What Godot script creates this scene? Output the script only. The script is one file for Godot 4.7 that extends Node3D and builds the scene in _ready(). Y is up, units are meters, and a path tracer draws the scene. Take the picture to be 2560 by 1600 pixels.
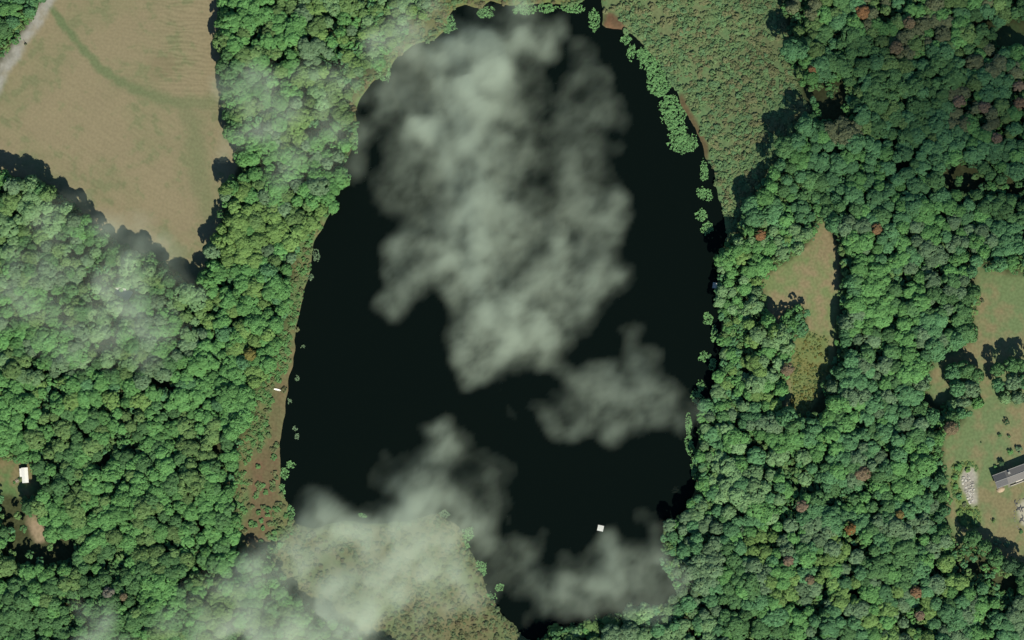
extends Node3D
# A pond in the woods, seen straight down from the air. Map units («m.u.») are 0.2328 m; the map's corner is at its upper left.
const MU := 0.2328
const CENTRE := Vector2(1209.7, 756.0)
# ground picture: half-metre cells
const GW := 1360
const GH := 940
const GX := -340.0
const GZ := -235.0
const CELL := 0.5

var rng := RandomNumberGenerator.new()
var taken := {}
var mask := {}                 # name -> PackedByteArray of GW x GH
var fine: PackedByteArray      # noise pictures of the same size
var mid: PackedByteArray
var coarse: PackedByteArray
var crowns: Array[ArrayMesh] = []
var trunks: Array[ArrayMesh] = []
var bushes: Array[ArrayMesh] = []
var bark: StandardMaterial3D
var leaf_any: StandardMaterial3D
var leaf_tint := {}
var hill_noise := FastNoiseLite.new()

func _ready():
	rng.seed = 20240611
	# ---- camera, sky, sun, exposure
	var cam := Camera3D.new()
	cam.name = "camera"
	add_child(cam)
	cam.position = Vector3(0, 1600, 0)
	cam.rotation_degrees = Vector3(-90, 0, 0)
	cam.fov = 12.555
	cam.near = 1.0
	cam.far = 6000.0
	var we := WorldEnvironment.new()
	we.name = "world"
	var env := Environment.new()
	we.environment = env
	add_child(we)
	env.background_mode = Environment.BG_SKY
	var sky := Sky.new()
	var air := ProceduralSkyMaterial.new()
	air.sky_top_color = Color(0.25, 0.38, 0.53)
	air.sky_horizon_color = Color(0.62, 0.69, 0.70)
	air.ground_bottom_color = Color(0.10, 0.12, 0.09)
	air.ground_horizon_color = Color(0.30, 0.34, 0.32)
	air.sky_curve = 0.2
	sky.sky_material = air
	env.sky = sky
	env.tonemap_mode = Environment.TONE_MAPPER_LINEAR
	env.tonemap_exposure = 1.72
	env.volumetric_fog_enabled = true
	env.volumetric_fog_density = 0.0
	env.sdfgi_enabled = true
	env.ssao_enabled = true
	env.ssil_enabled = true
	var sun := DirectionalLight3D.new()
	sun.name = "sun"
	add_child(sun)
	sun.look_at_from_position(Vector3.ZERO, Vector3(-0.35, -1.0, -0.94))
	sun.light_color = Color(1.0, 0.97, 0.90)
	sun.light_energy = 1.55
	sun.light_angular_distance = 0.5
	sun.shadow_enabled = true

	make_noise()
	make_masks()
	make_ground()
	make_pond()
	make_leaves()
	plant_woods()
	plant_marsh()
	plant_water_leaves()
	build_houses()
	build_shore_things()
	plant_garden()
	make_clouds()

# ------------------------------------------------------------------ small helpers
func at(dx: float, dy: float, y := 0.0) -> Vector3:
	return Vector3((dx - CENTRE.x) * MU, y, (dy - CENTRE.y) * MU)

func map_of(p: Vector3) -> Vector2:
	return Vector2(p.x / MU + CENTRE.x, p.z / MU + CENTRE.y)

func lin(r: float, g: float, b: float) -> Color:
	return Color(r, g, b).linear_to_srgb()

func numbered(called: String) -> String:
	var n: int = taken.get(called, 0)
	taken[called] = n + 1
	return called if n == 0 else "%s_%03d" % [called, n]

func tag(o: Node, label := "", category := "", group := "", kind := "") -> Node:
	if label: o.set_meta("label", label)
	if category: o.set_meta("category", category)
	if group: o.set_meta("group", group)
	if kind: o.set_meta("kind", kind)
	return o

func base(called: String, where: Vector3, turn := 0.0) -> Node3D:
	var o := Node3D.new()
	o.name = numbered(called)
	add_child(o)
	o.position = where
	o.rotation.y = turn
	return o

func piece(called: String, mesh: Mesh, m: Material, parent: Node, where := Vector3.ZERO, turn := 0.0) -> MeshInstance3D:
	var o := MeshInstance3D.new()
	o.name = called if parent != self else numbered(called)
	o.mesh = mesh
	o.material_override = m
	o.position = where
	o.rotation.y = turn
	parent.add_child(o, true)
	return o

func paint(c: Color, rough := 0.9, spec := 0.3) -> StandardMaterial3D:
	var m := StandardMaterial3D.new()
	m.albedo_color = c
	m.roughness = rough
	m.metallic_specular = spec
	return m

func grainy(c: Color, size: float, depth: float, rough := 0.9, seed_ := 1) -> StandardMaterial3D:
	var m := paint(c, rough)
	var n := FastNoiseLite.new()
	n.seed = seed_
	n.frequency = 0.02
	n.fractal_octaves = 5
	var t := NoiseTexture2D.new()
	t.width = 256
	t.height = 256
	t.seamless = true
	t.noise = n
	var g := Gradient.new()
	g.set_color(0, Color(1 - depth, 1 - depth, 1 - depth))
	g.set_color(1, Color(1, 1, 1))
	t.color_ramp = g
	m.albedo_texture = t
	m.uv1_triplanar = true
	m.uv1_world_triplanar = true
	m.uv1_scale = Vector3.ONE / size
	return m

func tri(st: SurfaceTool, a: Vector3, b: Vector3, c: Vector3):
	st.add_vertex(a)
	st.add_vertex(b)
	st.add_vertex(c)

func quad(st: SurfaceTool, a: Vector3, b: Vector3, c: Vector3, d: Vector3):
	tri(st, a, b, c)
	tri(st, a, c, d)

func started() -> SurfaceTool:
	var st := SurfaceTool.new()
	st.begin(Mesh.PRIMITIVE_TRIANGLES)
	return st

func done(st: SurfaceTool) -> ArrayMesh:
	st.generate_normals()
	return st.commit()

func box(st: SurfaceTool, lo: Vector3, hi: Vector3, t := Transform3D.IDENTITY):
	var p: Array[Vector3] = []
	for k in 8:
		p.append(t * Vector3(hi.x if k & 1 else lo.x, hi.y if k & 2 else lo.y, hi.z if k & 4 else lo.z))
	st.set_smooth_group(-1)
	quad(st, p[2], p[3], p[7], p[6])
	quad(st, p[0], p[4], p[5], p[1])
	quad(st, p[4], p[6], p[7], p[5])
	quad(st, p[0], p[1], p[3], p[2])
	quad(st, p[0], p[2], p[6], p[4])
	quad(st, p[1], p[5], p[7], p[3])

func box_mesh(lo: Vector3, hi: Vector3) -> ArrayMesh:
	var st := started()
	box(st, lo, hi)
	return done(st)

func tube(st: SurfaceTool, a: Vector3, b: Vector3, ra: float, rb: float, sides := 7):
	var dir := (b - a).normalized()
	var u := dir.cross(Vector3(0.3, 0.2, 0.9)).normalized()
	var v := dir.cross(u)
	for k in sides:
		var t0 := TAU * k / sides
		var t1 := TAU * (k + 1) / sides
		var d0 := u * cos(t0) + v * sin(t0)
		var d1 := u * cos(t1) + v * sin(t1)
		quad(st, a + d0 * ra, a + d1 * ra, b + d1 * rb, b + d0 * rb)
		tri(st, b, b + d0 * rb, b + d1 * rb)

# ------------------------------------------------------------------ the map: outlines of water, fields, marsh and lawns
const POND := [1062,75, 1064,40, 1075,22, 1100,16, 1135,22, 1160,8, 1200,10, 1250,14, 1300,12, 1350,12, 1392,4, 1398,-40, 1420,-40, 1422,20, 1428,66, 1468,72, 1492,86, 1512,104, 1534,122, 1562,160, 1582,200, 1602,228, 1616,262, 1640,302, 1660,338, 1668,372, 1684,392, 1692,430, 1694,470, 1704,492, 1714,520, 1716,556, 1710,600, 1698,640, 1690,670, 1693,700, 1698,740, 1704,780, 1704,830, 1697,880, 1688,920, 1668,960, 1652,985, 1647,1020, 1643,1060, 1643,1100, 1648,1140, 1642,1170, 1626,1200, 1602,1222, 1572,1242, 1560,1280, 1560,1310, 1575,1345, 1595,1390, 1586,1424, 1520,1436, 1440,1450, 1400,1458, 1370,1474, 1340,1482, 1305,1490, 1285,1500, 1272,1522, 1250,1515, 1230,1490, 1200,1465, 1180,1440, 1163,1415, 1148,1388, 1136,1358, 1122,1320, 1108,1290, 1098,1265, 1084,1245, 1060,1226, 1036,1214, 1000,1217, 960,1228, 920,1236, 880,1238, 850,1232, 800,1236, 740,1246, 700,1240, 690,1215, 680,1190, 668,1150, 662,1110, 666,1060, 671,1010, 675,970, 682,920, 692,870, 698,820, 705,770, 715,720, 728,660, 738,600, 750,560, 775,530, 785,500, 795,450, 810,400, 834,350, 842,300, 842,270, 855,228, 872,200, 895,186, 918,180, 935,145, 958,120, 1000,100, 1030,92]
const HAY := [-120,-80, 519,-80, 520,0, 522,80, 526,160, 531,240, 540,300, 560,345, 566,385, 548,430, 530,470, 522,510, 512,560, 498,610, 486,650, 468,680, 448,672, 430,650, 400,632, 370,618, 335,600, 300,580, 268,562, 235,545, 205,515, 180,490, 150,462, 115,436, 80,424, 40,416, 0,412, -120,410, -120,250, -20,215, 20,150, 52,96, 84,48, 108,0, 118,-80]
const MARSH_EAST := [1424,-60, 1850,-60, 1846,0, 1852,60, 1862,130, 1872,175, 1900,235, 1915,265, 1880,300, 1858,340, 1822,395, 1785,450, 1752,500, 1735,545, 1716,575, 1600,470, 1480,200, 1418,100]
const BANK_WEST := [770,500, 735,545, 708,600, 692,660, 680,720, 668,780, 658,830, 636,880, 612,925, 590,985, 572,1040, 562,1100, 560,1180, 562,1250, 556,1310, 615,1316, 660,1285, 720,1250, 800,1200, 800,560]
const SHORE_STRIP := [752,552, 740,590, 728,650, 716,705, 700,765, 690,820, 676,872, 652,905, 640,940, 640,985, 632,1040, 612,1075, 640,1110, 668,1100, 690,1000, 700,900, 716,800, 740,680, 760,600]
const MARSH_SOUTH := [640,1310, 700,1245, 1070,1180, 1130,1280, 1170,1390, 1250,1490, 1240,1580, 1010,1580, 900,1540, 820,1480, 740,1440, 690,1400]
const MARSH_NORTH := [840,285, 830,240, 842,205, 862,180, 900,150, 930,110, 965,80, 1005,40, 1010,-60, 1440,-60, 1430,60, 1000,160, 860,300]
const CLEARING := [1946,508, 1960,545, 1980,592, 1985,650, 1982,700, 1976,750, 1972,810, 1962,870, 1944,915, 1925,960, 1890,980, 1850,975, 1848,930, 1862,890, 1870,848, 1880,800, 1900,780, 1905,740, 1890,722, 1852,735, 1836,770, 1812,738, 1796,665, 1850,628, 1910,578]
const ROUGH_MEADOW := [1864,975, 1862,890, 1872,845, 1884,800, 1915,780, 1950,800, 1962,860, 1942,918, 1920,965]
const LAWN := [2304,612, 2330,640, 2420,650, 2560,655, 2560,1325, 2420,1345, 2360,1322, 2330,1300, 2290,1290, 2250,1285, 2238,1240, 2236,1150, 2225,1060, 2238,1030, 2280,1000, 2296,960, 2230,960, 2190,930, 2192,880, 2205,850, 2260,825, 2296,800, 2306,740, 2302,680]
const LAWN_CORNER := [2342,74, 2362,58, 2400,48, 2560,35, 2560,120, 2440,136, 2400,126, 2362,118, 2346,100]
const YARD := [-60,1082, 20,1085, 50,1088, 76,1096, 88,1115, 92,1150, 84,1172, 50,1178, 0,1172, -60,1168]
const BARE_YARD := [68,1214, 84,1216, 100,1230, 112,1262, 104,1280, 84,1278, 72,1252]
const ROOF_GAP := [268,686, 290,676, 312,690, 316,712, 300,716, 284,706]
const MUD_EAST := [1430,34, 1446,30, 1466,48, 1478,66, 1470,76, 1440,72, 1428,60]
const MUD_STRIP := [1600,224, 1616,222, 1632,252, 1648,290, 1662,320, 1676,344, 1672,380, 1660,360, 1640,312, 1612,268]
const BROWN_BANK := [600,1060, 650,1056, 662,1100, 658,1180, 640,1230, 640,1290, 600,1312, 578,1290, 586,1180, 588,1100]
const ROCK_BED := [2272,1108, 2296,1106, 2306,1130, 2308,1160, 2306,1186, 2300,1200, 2288,1186, 2278,1160, 2268,1130]
const FLOWER_BED := [2252,1096, 2280,1086, 2300,1092, 2304,1120, 2300,1190, 2316,1216, 2312,1246, 2290,1250, 2264,1236, 2256,1190, 2248,1150]
const GRAVEL := [2402,1194, 2420,1180, 2480,1170, 2480,1266, 2440,1258, 2414,1238, 2404,1214]

func outline(flat: Array, rough := 1.0) -> PackedVector2Array:
	# the outline in metres, with small bends so that no edge runs straight
	var p := PackedVector2Array()
	var n := flat.size() / 2
	for i in n:
		var a := Vector2(flat[i * 2], flat[i * 2 + 1])
		var j := (i + 1) % n
		var b := Vector2(flat[j * 2], flat[j * 2 + 1])
		var steps := maxi(1, int(a.distance_to(b) * MU / 2.5))
		for k in steps:
			var q: Vector2 = (a.lerp(b, float(k) / steps) - CENTRE) * MU
			q += Vector2(hill_noise.get_noise_2d(q.x * 6.0, q.y * 6.0), hill_noise.get_noise_2d(q.x * 6.0 + 400.0, q.y * 6.0)) * rough * 2.2
			p.append(q)
	return p

func fill(flat: Array, blur: int, rough := 1.0) -> PackedByteArray:
	var im := Image.create(GW, GH, false, Image.FORMAT_L8)
	var p := outline(flat, rough)
	for row in GH:
		var z := GZ + (row + 0.5) * CELL
		var cuts: Array[float] = []
		for i in p.size():
			var a := p[i]
			var b := p[(i + 1) % p.size()]
			if (a.y <= z) != (b.y <= z):
				cuts.append(a.x + (z - a.y) / (b.y - a.y) * (b.x - a.x))
		cuts.sort()
		for k in cuts.size() / 2:
			var x0 := clampi(int(round((cuts[k * 2] - GX) / CELL)), 0, GW)
			var x1 := clampi(int(round((cuts[k * 2 + 1] - GX) / CELL)), 0, GW)
			if x1 > x0:
				im.fill_rect(Rect2i(x0, row, x1 - x0, 1), Color.WHITE)
	if blur > 1:
		im.resize(GW / blur, GH / blur, Image.INTERPOLATE_LANCZOS)
		im.resize(GW, GH, Image.INTERPOLATE_CUBIC)
	return im.get_data()

func make_noise():
	hill_noise.seed = 5
	hill_noise.frequency = 0.01
	hill_noise.fractal_octaves = 3
	var n := FastNoiseLite.new()
	n.noise_type = FastNoiseLite.TYPE_SIMPLEX
	n.fractal_octaves = 3
	n.seed = 11
	n.frequency = 0.22
	fine = n.get_image(GW, GH).get_data()
	n.seed = 12
	n.frequency = 0.045
	n.fractal_octaves = 4
	mid = n.get_image(GW, GH).get_data()
	n.seed = 13
	n.frequency = 0.009
	n.fractal_octaves = 4
	coarse = n.get_image(GW, GH).get_data()

func make_masks():
	mask.pond = fill(POND, 4, 1.0)
	mask.hay = fill(HAY, 3, 0.6)
	mask.marsh = fill(MARSH_EAST, 6, 1.5)
	mask.bank = fill(BANK_WEST, 6, 1.5)
	mask.shore = fill(SHORE_STRIP, 5, 1.2)
	mask.south = fill(MARSH_SOUTH, 8, 2.0)
	mask.north = fill(MARSH_NORTH, 6, 2.0)
	mask.clearing = fill(CLEARING, 5, 0.8)
	mask.rough = fill(ROUGH_MEADOW, 6, 1.5)
	mask.lawn = fill(LAWN, 6, 1.2)
	mask.corner = fill(LAWN_CORNER, 6, 1.2)
	mask.yard = fill(YARD, 5, 1.0)
	mask.bare = fill(BARE_YARD, 5, 1.0)
	mask.gap = fill(ROOF_GAP, 4, 0.5)
	mask.mud = fill(MUD_EAST, 4, 1.0)
	mask.strip = fill(MUD_STRIP, 4, 1.0)
	mask.brown = fill(BROWN_BANK, 8, 2.0)
	mask.gravel = fill(GRAVEL, 4, 0.5)
	mask.rocks = fill(ROCK_BED, 4, 0.8)
	mask.bed = fill(FLOWER_BED, 4, 0.8)
	var road := [[126, -60], [116, -10], [102, 22], [78, 62], [48, 100], [20, 142], [0, 186], [-24, 230], [-60, 300]]
	var edge := []
	for i in road.size():
		edge += [road[i][0] + 15.0, road[i][1] + 6.0]
	for i in road.size():
		edge += [road[road.size() - 1 - i][0] - 13.0, road[road.size() - 1 - i][1] - 5.0]
	mask.road = fill(edge, 5, 0.8)

func share(which: String, x: float, z: float) -> float:
	var i := int((x - GX) / CELL)
	var j := int((z - GZ) / CELL)
	if i < 0 or j < 0 or i >= GW or j >= GH:
		return 0.0
	return mask[which][j * GW + i] / 255.0

# ------------------------------------------------------------------ ground and water
func make_ground():
	var px := PackedByteArray()
	px.resize(GW * GH * 3)
	var streak := FastNoiseLite.new()
	streak.seed = 31
	streak.frequency = 0.5
	streak.fractal_octaves = 2
	var swale := PackedVector2Array()
	for q in [[112, 10], [135, 38], [160, 70], [192, 112], [232, 156], [280, 192], [330, 216], [390, 236], [440, 246], [500, 240]]:
		swale.append((Vector2(q[0], q[1]) - CENTRE) * MU)
	var arm := PackedVector2Array()
	for q in [[440, 246], [458, 300], [466, 380], [478, 450], [490, 500]]:
		arm.append((Vector2(q[0], q[1]) - CENTRE) * MU)
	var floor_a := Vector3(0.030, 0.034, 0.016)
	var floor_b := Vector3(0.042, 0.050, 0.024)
	# zones from the lowest to the topmost: mask, two colours that the noise mixes
	var zones := [
		[mask.north, Vector3(0.085, 0.090, 0.038), Vector3(0.070, 0.110, 0.040)],
		[mask.marsh, Vector3(0.088, 0.108, 0.052), Vector3(0.070, 0.118, 0.052)],
		[mask.bank, Vector3(0.092, 0.096, 0.044), Vector3(0.070, 0.110, 0.044)],
		[mask.shore, Vector3(0.098, 0.080, 0.044), Vector3(0.085, 0.082, 0.042)],
		[mask.south, Vector3(0.100, 0.096, 0.050), Vector3(0.082, 0.104, 0.048)],
		[mask.brown, Vector3(0.098, 0.068, 0.041), Vector3(0.086, 0.074, 0.040)],
		[mask.mud, Vector3(0.095, 0.058, 0.034), Vector3(0.075, 0.050, 0.030)],
		[mask.strip, Vector3(0.080, 0.062, 0.034), Vector3(0.070, 0.056, 0.030)],
		[mask.clearing, Vector3(0.148, 0.126, 0.072), Vector3(0.100, 0.128, 0.056)],
		[mask.rough, Vector3(0.090, 0.120, 0.045), Vector3(0.105, 0.110, 0.042)],
		[mask.lawn, Vector3(0.130, 0.118, 0.064), Vector3(0.088, 0.122, 0.056)],
		[mask.bed, Vector3(0.085, 0.130, 0.045), Vector3(0.110, 0.140, 0.050)],
		[mask.rocks, Vector3(0.26, 0.25, 0.22), Vector3(0.20, 0.19, 0.165)],
		[mask.corner, Vector3(0.060, 0.075, 0.032), Vector3(0.050, 0.080, 0.032)],
		[mask.yard, Vector3(0.120, 0.105, 0.055), Vector3(0.065, 0.110, 0.042)],
		[mask.bare, Vector3(0.190, 0.150, 0.100), Vector3(0.150, 0.130, 0.080)],
		[mask.gap, Vector3(0.080, 0.090, 0.045), Vector3(0.100, 0.100, 0.060)],
	]
	for j in GH:
		var z := GZ + (j + 0.5) * CELL
		for i in GW:
			var k := j * GW + i
			var a := fine[k] / 255.0
			var b := mid[k] / 255.0
			var c := coarse[k] / 255.0
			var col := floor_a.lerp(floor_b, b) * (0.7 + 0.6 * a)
			for zone in zones:
				var w: int = zone[0][k]
				if w > 2:
					var t := clampf((b - 0.5) * 1.6 + (c - 0.5) * 1.8 + 0.5, 0.0, 1.0)
					var own: Vector3 = zone[1].lerp(zone[2], t) * (0.80 + 0.40 * a)
					col = col.lerp(own, w / 255.0)
			var hay: int = mask.hay[k]
			if hay > 2:
				var x := GX + (i + 0.5) * CELL
				var t := clampf((c - 0.5) * 2.4 + (b - 0.5) * 0.9 + 0.4, 0.0, 1.0)
				var own := Vector3(0.150, 0.130, 0.080).lerp(Vector3(0.134, 0.126, 0.073), t)
				# swaths left by the mower: across in the upper part, slanting below the green swale
				var north := smoothstep(0.0, 14.0, -(z + 0.55 * (x + 190.0) + 128.0) * -1.0)
				var up := smoothstep(-6.0, 6.0, (-126.0 + (x + 200.0) * 0.35) - z)
				var lines_up := sin((z - x * 0.08) * 2.6 + streak.get_noise_2d(x * 0.10, z * 0.3) * 5.0)
				var lines_low := sin((z - x * 0.62) * 2.1 + streak.get_noise_2d(x * 0.10, z * 0.1) * 6.0)
				var long_low := streak.get_noise_2d((x * 0.85 + z * 0.52) * 0.05, (z * 0.85 - x * 0.52) * 0.9)
				var patch := smoothstep(0.42, 0.7, b * 0.5 + c * 0.5)
				own *= 1.0 + lerpf(lines_low * 0.014 + long_low * 0.10, lines_up * 0.14 * (0.35 + 0.65 * smoothstep(-205.0, -185.0, x)), up) * (0.5 + 0.6 * patch)
				own *= 0.90 + 0.20 * a
				own = own.lerp(Vector3(0.118, 0.098, 0.060), 0.45 * (1.0 - smoothstep(0.3, 1.1, Vector2((x + 192.0) / 11.0, (z + 139.0) / 9.0).length() + (b - 0.5) * 0.6)))
				var q := Vector2(x, z)
				var near := 99.0
				for s in swale.size() - 1:
					near = minf(near, q.distance_to(Geometry2D.get_closest_point_to_segment(q, swale[s], swale[s + 1])))
				var along := clampf((x + 260.0) / 90.0, 0.0, 1.0)
				var green := (1.0 - smoothstep(0.5, 2.6 + 4.5 * along, near + (b - 0.5) * 3.0)) * lerpf(0.95, 0.55, along)
				var near2 := 99.0
				for s in arm.size() - 1:
					near2 = minf(near2, q.distance_to(Geometry2D.get_closest_point_to_segment(q, arm[s], arm[s + 1])))
				green = maxf(green, 0.45 * (1.0 - smoothstep(1.0, 9.0, near2 + (b - 0.5) * 6.0)))
				green = maxf(green, 0.35 * smoothstep(0.56, 0.72, b * 0.6 + c * 0.4))
				own = own.lerp(Vector3(0.076, 0.104, 0.050) * (0.85 + 0.3 * a), green)
				col = col.lerp(own, hay / 255.0)
			var road: int = mask.road[k]
			if road > 2:
				col = col.lerp(Vector3(0.200, 0.200, 0.180) * (0.85 + 0.25 * a), road / 255.0 * clampf(0.4 + b, 0.0, 1.0))
			if mask.gravel[k] > 2:
				col = col.lerp(Vector3(0.24, 0.23, 0.18) * (0.8 + 0.35 * a), mask.gravel[k] / 255.0)
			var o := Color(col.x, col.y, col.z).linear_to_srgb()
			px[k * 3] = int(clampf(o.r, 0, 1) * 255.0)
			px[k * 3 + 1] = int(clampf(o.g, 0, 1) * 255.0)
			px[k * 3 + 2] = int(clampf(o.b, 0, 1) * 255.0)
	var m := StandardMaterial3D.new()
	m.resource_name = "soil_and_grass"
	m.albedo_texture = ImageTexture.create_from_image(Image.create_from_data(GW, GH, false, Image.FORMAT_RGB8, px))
	m.texture_repeat = false
	m.roughness = 1.0
	m.metallic_specular = 0.1
	# the sheet: two-metre cells in the middle, long ones out to the horizon
	var xs: Array[float] = [-4000.0, -1500.0, -700.0, -450.0]
	var zs: Array[float] = [-4000.0, -1500.0, -700.0, -400.0]
	for i in 341: xs.append(-340.0 + i * 2.0)
	for i in 236: zs.append(-235.0 + i * 2.0)
	xs.append_array([450.0, 700.0, 1500.0, 4000.0])
	zs.append_array([400.0, 700.0, 1500.0, 4000.0])
	var v := PackedVector3Array()
	var uv := PackedVector2Array()
	var idx := PackedInt32Array()
	for z in zs:
		for x in xs:
			v.append(Vector3(x, ground_height(x, z), z))
			uv.append(Vector2((x - GX) / (GW * CELL), (z - GZ) / (GH * CELL)))
	var nx := xs.size()
	for j in zs.size() - 1:
		for i in nx - 1:
			var a := j * nx + i
			idx.append_array([a, a + 1, a + nx, a + 1, a + nx + 1, a + nx])
	var arr := []
	arr.resize(Mesh.ARRAY_MAX)
	arr[Mesh.ARRAY_VERTEX] = v
	arr[Mesh.ARRAY_TEX_UV] = uv
	arr[Mesh.ARRAY_INDEX] = idx
	var am := ArrayMesh.new()
	am.add_surface_from_arrays(Mesh.PRIMITIVE_TRIANGLES, arr)
	var st := SurfaceTool.new()
	st.create_from(am, 0)
	st.generate_normals()
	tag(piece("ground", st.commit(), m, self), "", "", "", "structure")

func ground_height(x: float, z: float) -> float:
	var w := share("pond", x, z)
	return 0.35 + 0.25 * hill_noise.get_noise_2d(x * 3.0, z * 3.0) - 2.2 * w

func make_pond():
	var p := PackedVector2Array()
	for q in Geometry2D.offset_polygon(outline(POND, 1.0), 7.0):
		if q.size() > p.size():
			p = q
	var st := started()
	st.set_normal(Vector3.UP)
	var order := Geometry2D.triangulate_polygon(p)
	for k in order.size() / 3:
		var a := p[order[k * 3]]
		var b := p[order[k * 3 + 1]]
		var c := p[order[k * 3 + 2]]
		if (b - a).cross(c - a) < 0.0:
			var s := b
			b = c
			c = s
		for q in [a, b, c]:
			st.add_vertex(Vector3(q.x, -0.55, q.y))
	var m := paint(lin(0.0018, 0.0036, 0.0030), 0.12, 0.11)
	m.resource_name = "dark_water"
	tag(piece("pond_water", st.commit(), m, self), "", "", "", "structure")

# ------------------------------------------------------------------ leaves, crowns, trunks
func crown_mesh(seed_: int, lobes: int, leaves: int, squat: float, leaf: float, low := -0.35) -> ArrayMesh:
	# a crown of unit radius about the origin: lobes round a centre, each lobe covered with leaf clumps
	var r := RandomNumberGenerator.new()
	r.seed = seed_
	var v := PackedVector3Array()
	var n := PackedVector3Array()
	var c := PackedColorArray()
	var idx := PackedInt32Array()
	var lean := Vector3(r.randf_range(-0.15, 0.15), 0, r.randf_range(-0.15, 0.15))
	var made := 0
	var guard := 0
	while made < lobes and guard < 4000:
		guard += 1
		var d := Vector3(r.randfn(), r.randfn(), r.randfn()).normalized()
		if d.y < low:
			continue
		if made < lobes / 5:
			d = Vector3(d.x * 0.6, absf(d.y) + 0.9, d.z * 0.6).normalized()
		made += 1
		var reach := r.randf_range(0.54, 0.74)
		var middle := Vector3(d.x, d.y * squat, d.z) * reach + lean * r.randf()
		var size := r.randf_range(0.21, 0.34)
		var tone := r.randf_range(0.87, 1.13)
		var warm := r.randf_range(-0.06, 0.06)
		for l in leaves:
			var e := Vector3(r.randfn(), r.randfn(), r.randfn()).normalized()
			if e.y < -0.1 or e.dot(d) < 0.0:
				e = (e + d * 0.9 + Vector3.UP * 0.6).normalized()
			var at_ := middle + Vector3(e.x, e.y * 0.85, e.z) * size * r.randf_range(0.80, 1.04)
			var face := (e + Vector3.UP * 0.35 + Vector3(r.randfn(), r.randfn(), r.randfn()) * 0.32).normalized()
			var u := face.cross(Vector3(r.randfn(), r.randfn(), r.randfn())).normalized()
			var w := face.cross(u)
			var s := leaf * r.randf_range(0.65, 1.35)
			var k := v.size()
			v.append_array([at_ + u * s, at_ + w * s * 0.7, at_ - u * s, at_ - w * s * 0.7])
			var shown := (face * 0.6 + e * 0.4).normalized()
			var t := tone * r.randf_range(0.90, 1.10)
			var col := Color(t * (1.0 + warm), t, t * (1.0 - warm))
			for q in 4:
				n.append(shown)
				c.append(col)
			idx.append_array([k, k + 2, k + 1, k, k + 3, k + 2])
	var arr := []
	arr.resize(Mesh.ARRAY_MAX)
	arr[Mesh.ARRAY_VERTEX] = v
	arr[Mesh.ARRAY_NORMAL] = n
	arr[Mesh.ARRAY_COLOR] = c
	arr[Mesh.ARRAY_INDEX] = idx
	var am := ArrayMesh.new()
	am.add_surface_from_arrays(Mesh.PRIMITIVE_TRIANGLES, arr)
	return am

func leaf_material(tint: Color) -> StandardMaterial3D:
	var m := StandardMaterial3D.new()
	m.resource_name = "leaves"
	m.albedo_color = tint.linear_to_srgb()
	m.vertex_color_use_as_albedo = true
	m.roughness = 0.75
	m.metallic_specular = 0.25
	m.cull_mode = BaseMaterial3D.CULL_DISABLED
	m.backlight_enabled = true
	m.backlight = Color(0.40, 0.60, 0.30)
	return m

func make_leaves():
	bark = grainy(lin(0.085, 0.070, 0.055), 1.2, 0.4, 0.95, 7)
	leaf_any = leaf_material(Color(1, 1, 1))
	for k in 10:
		crowns.append(crown_mesh(100 + k, [40, 46, 42, 38, 50][k % 5], 52, [0.50, 0.56, 0.46, 0.60, 0.52][k % 5], 0.088))
		var st := started()
		var r := RandomNumberGenerator.new()
		r.seed = 300 + k
		tube(st, Vector3(0, -2.9, 0), Vector3(0.02, -1.0, 0.02), 0.075, 0.055)
		tube(st, Vector3(0.02, -1.0, 0.02), Vector3(0, 0.25, 0), 0.055, 0.02)
		for b in 4:
			var t := TAU * b / 4.0 + r.randf()
			tube(st, Vector3(0.01, -0.8 + 0.15 * b, 0.01), Vector3(cos(t) * 0.6, -0.1 + 0.1 * b, sin(t) * 0.6), 0.03, 0.012, 5)
		trunks.append(done(st))
	for k in 5:
		bushes.append(crown_mesh(500 + k, 11, 34, 0.55, 0.15, 0.0))

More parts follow.
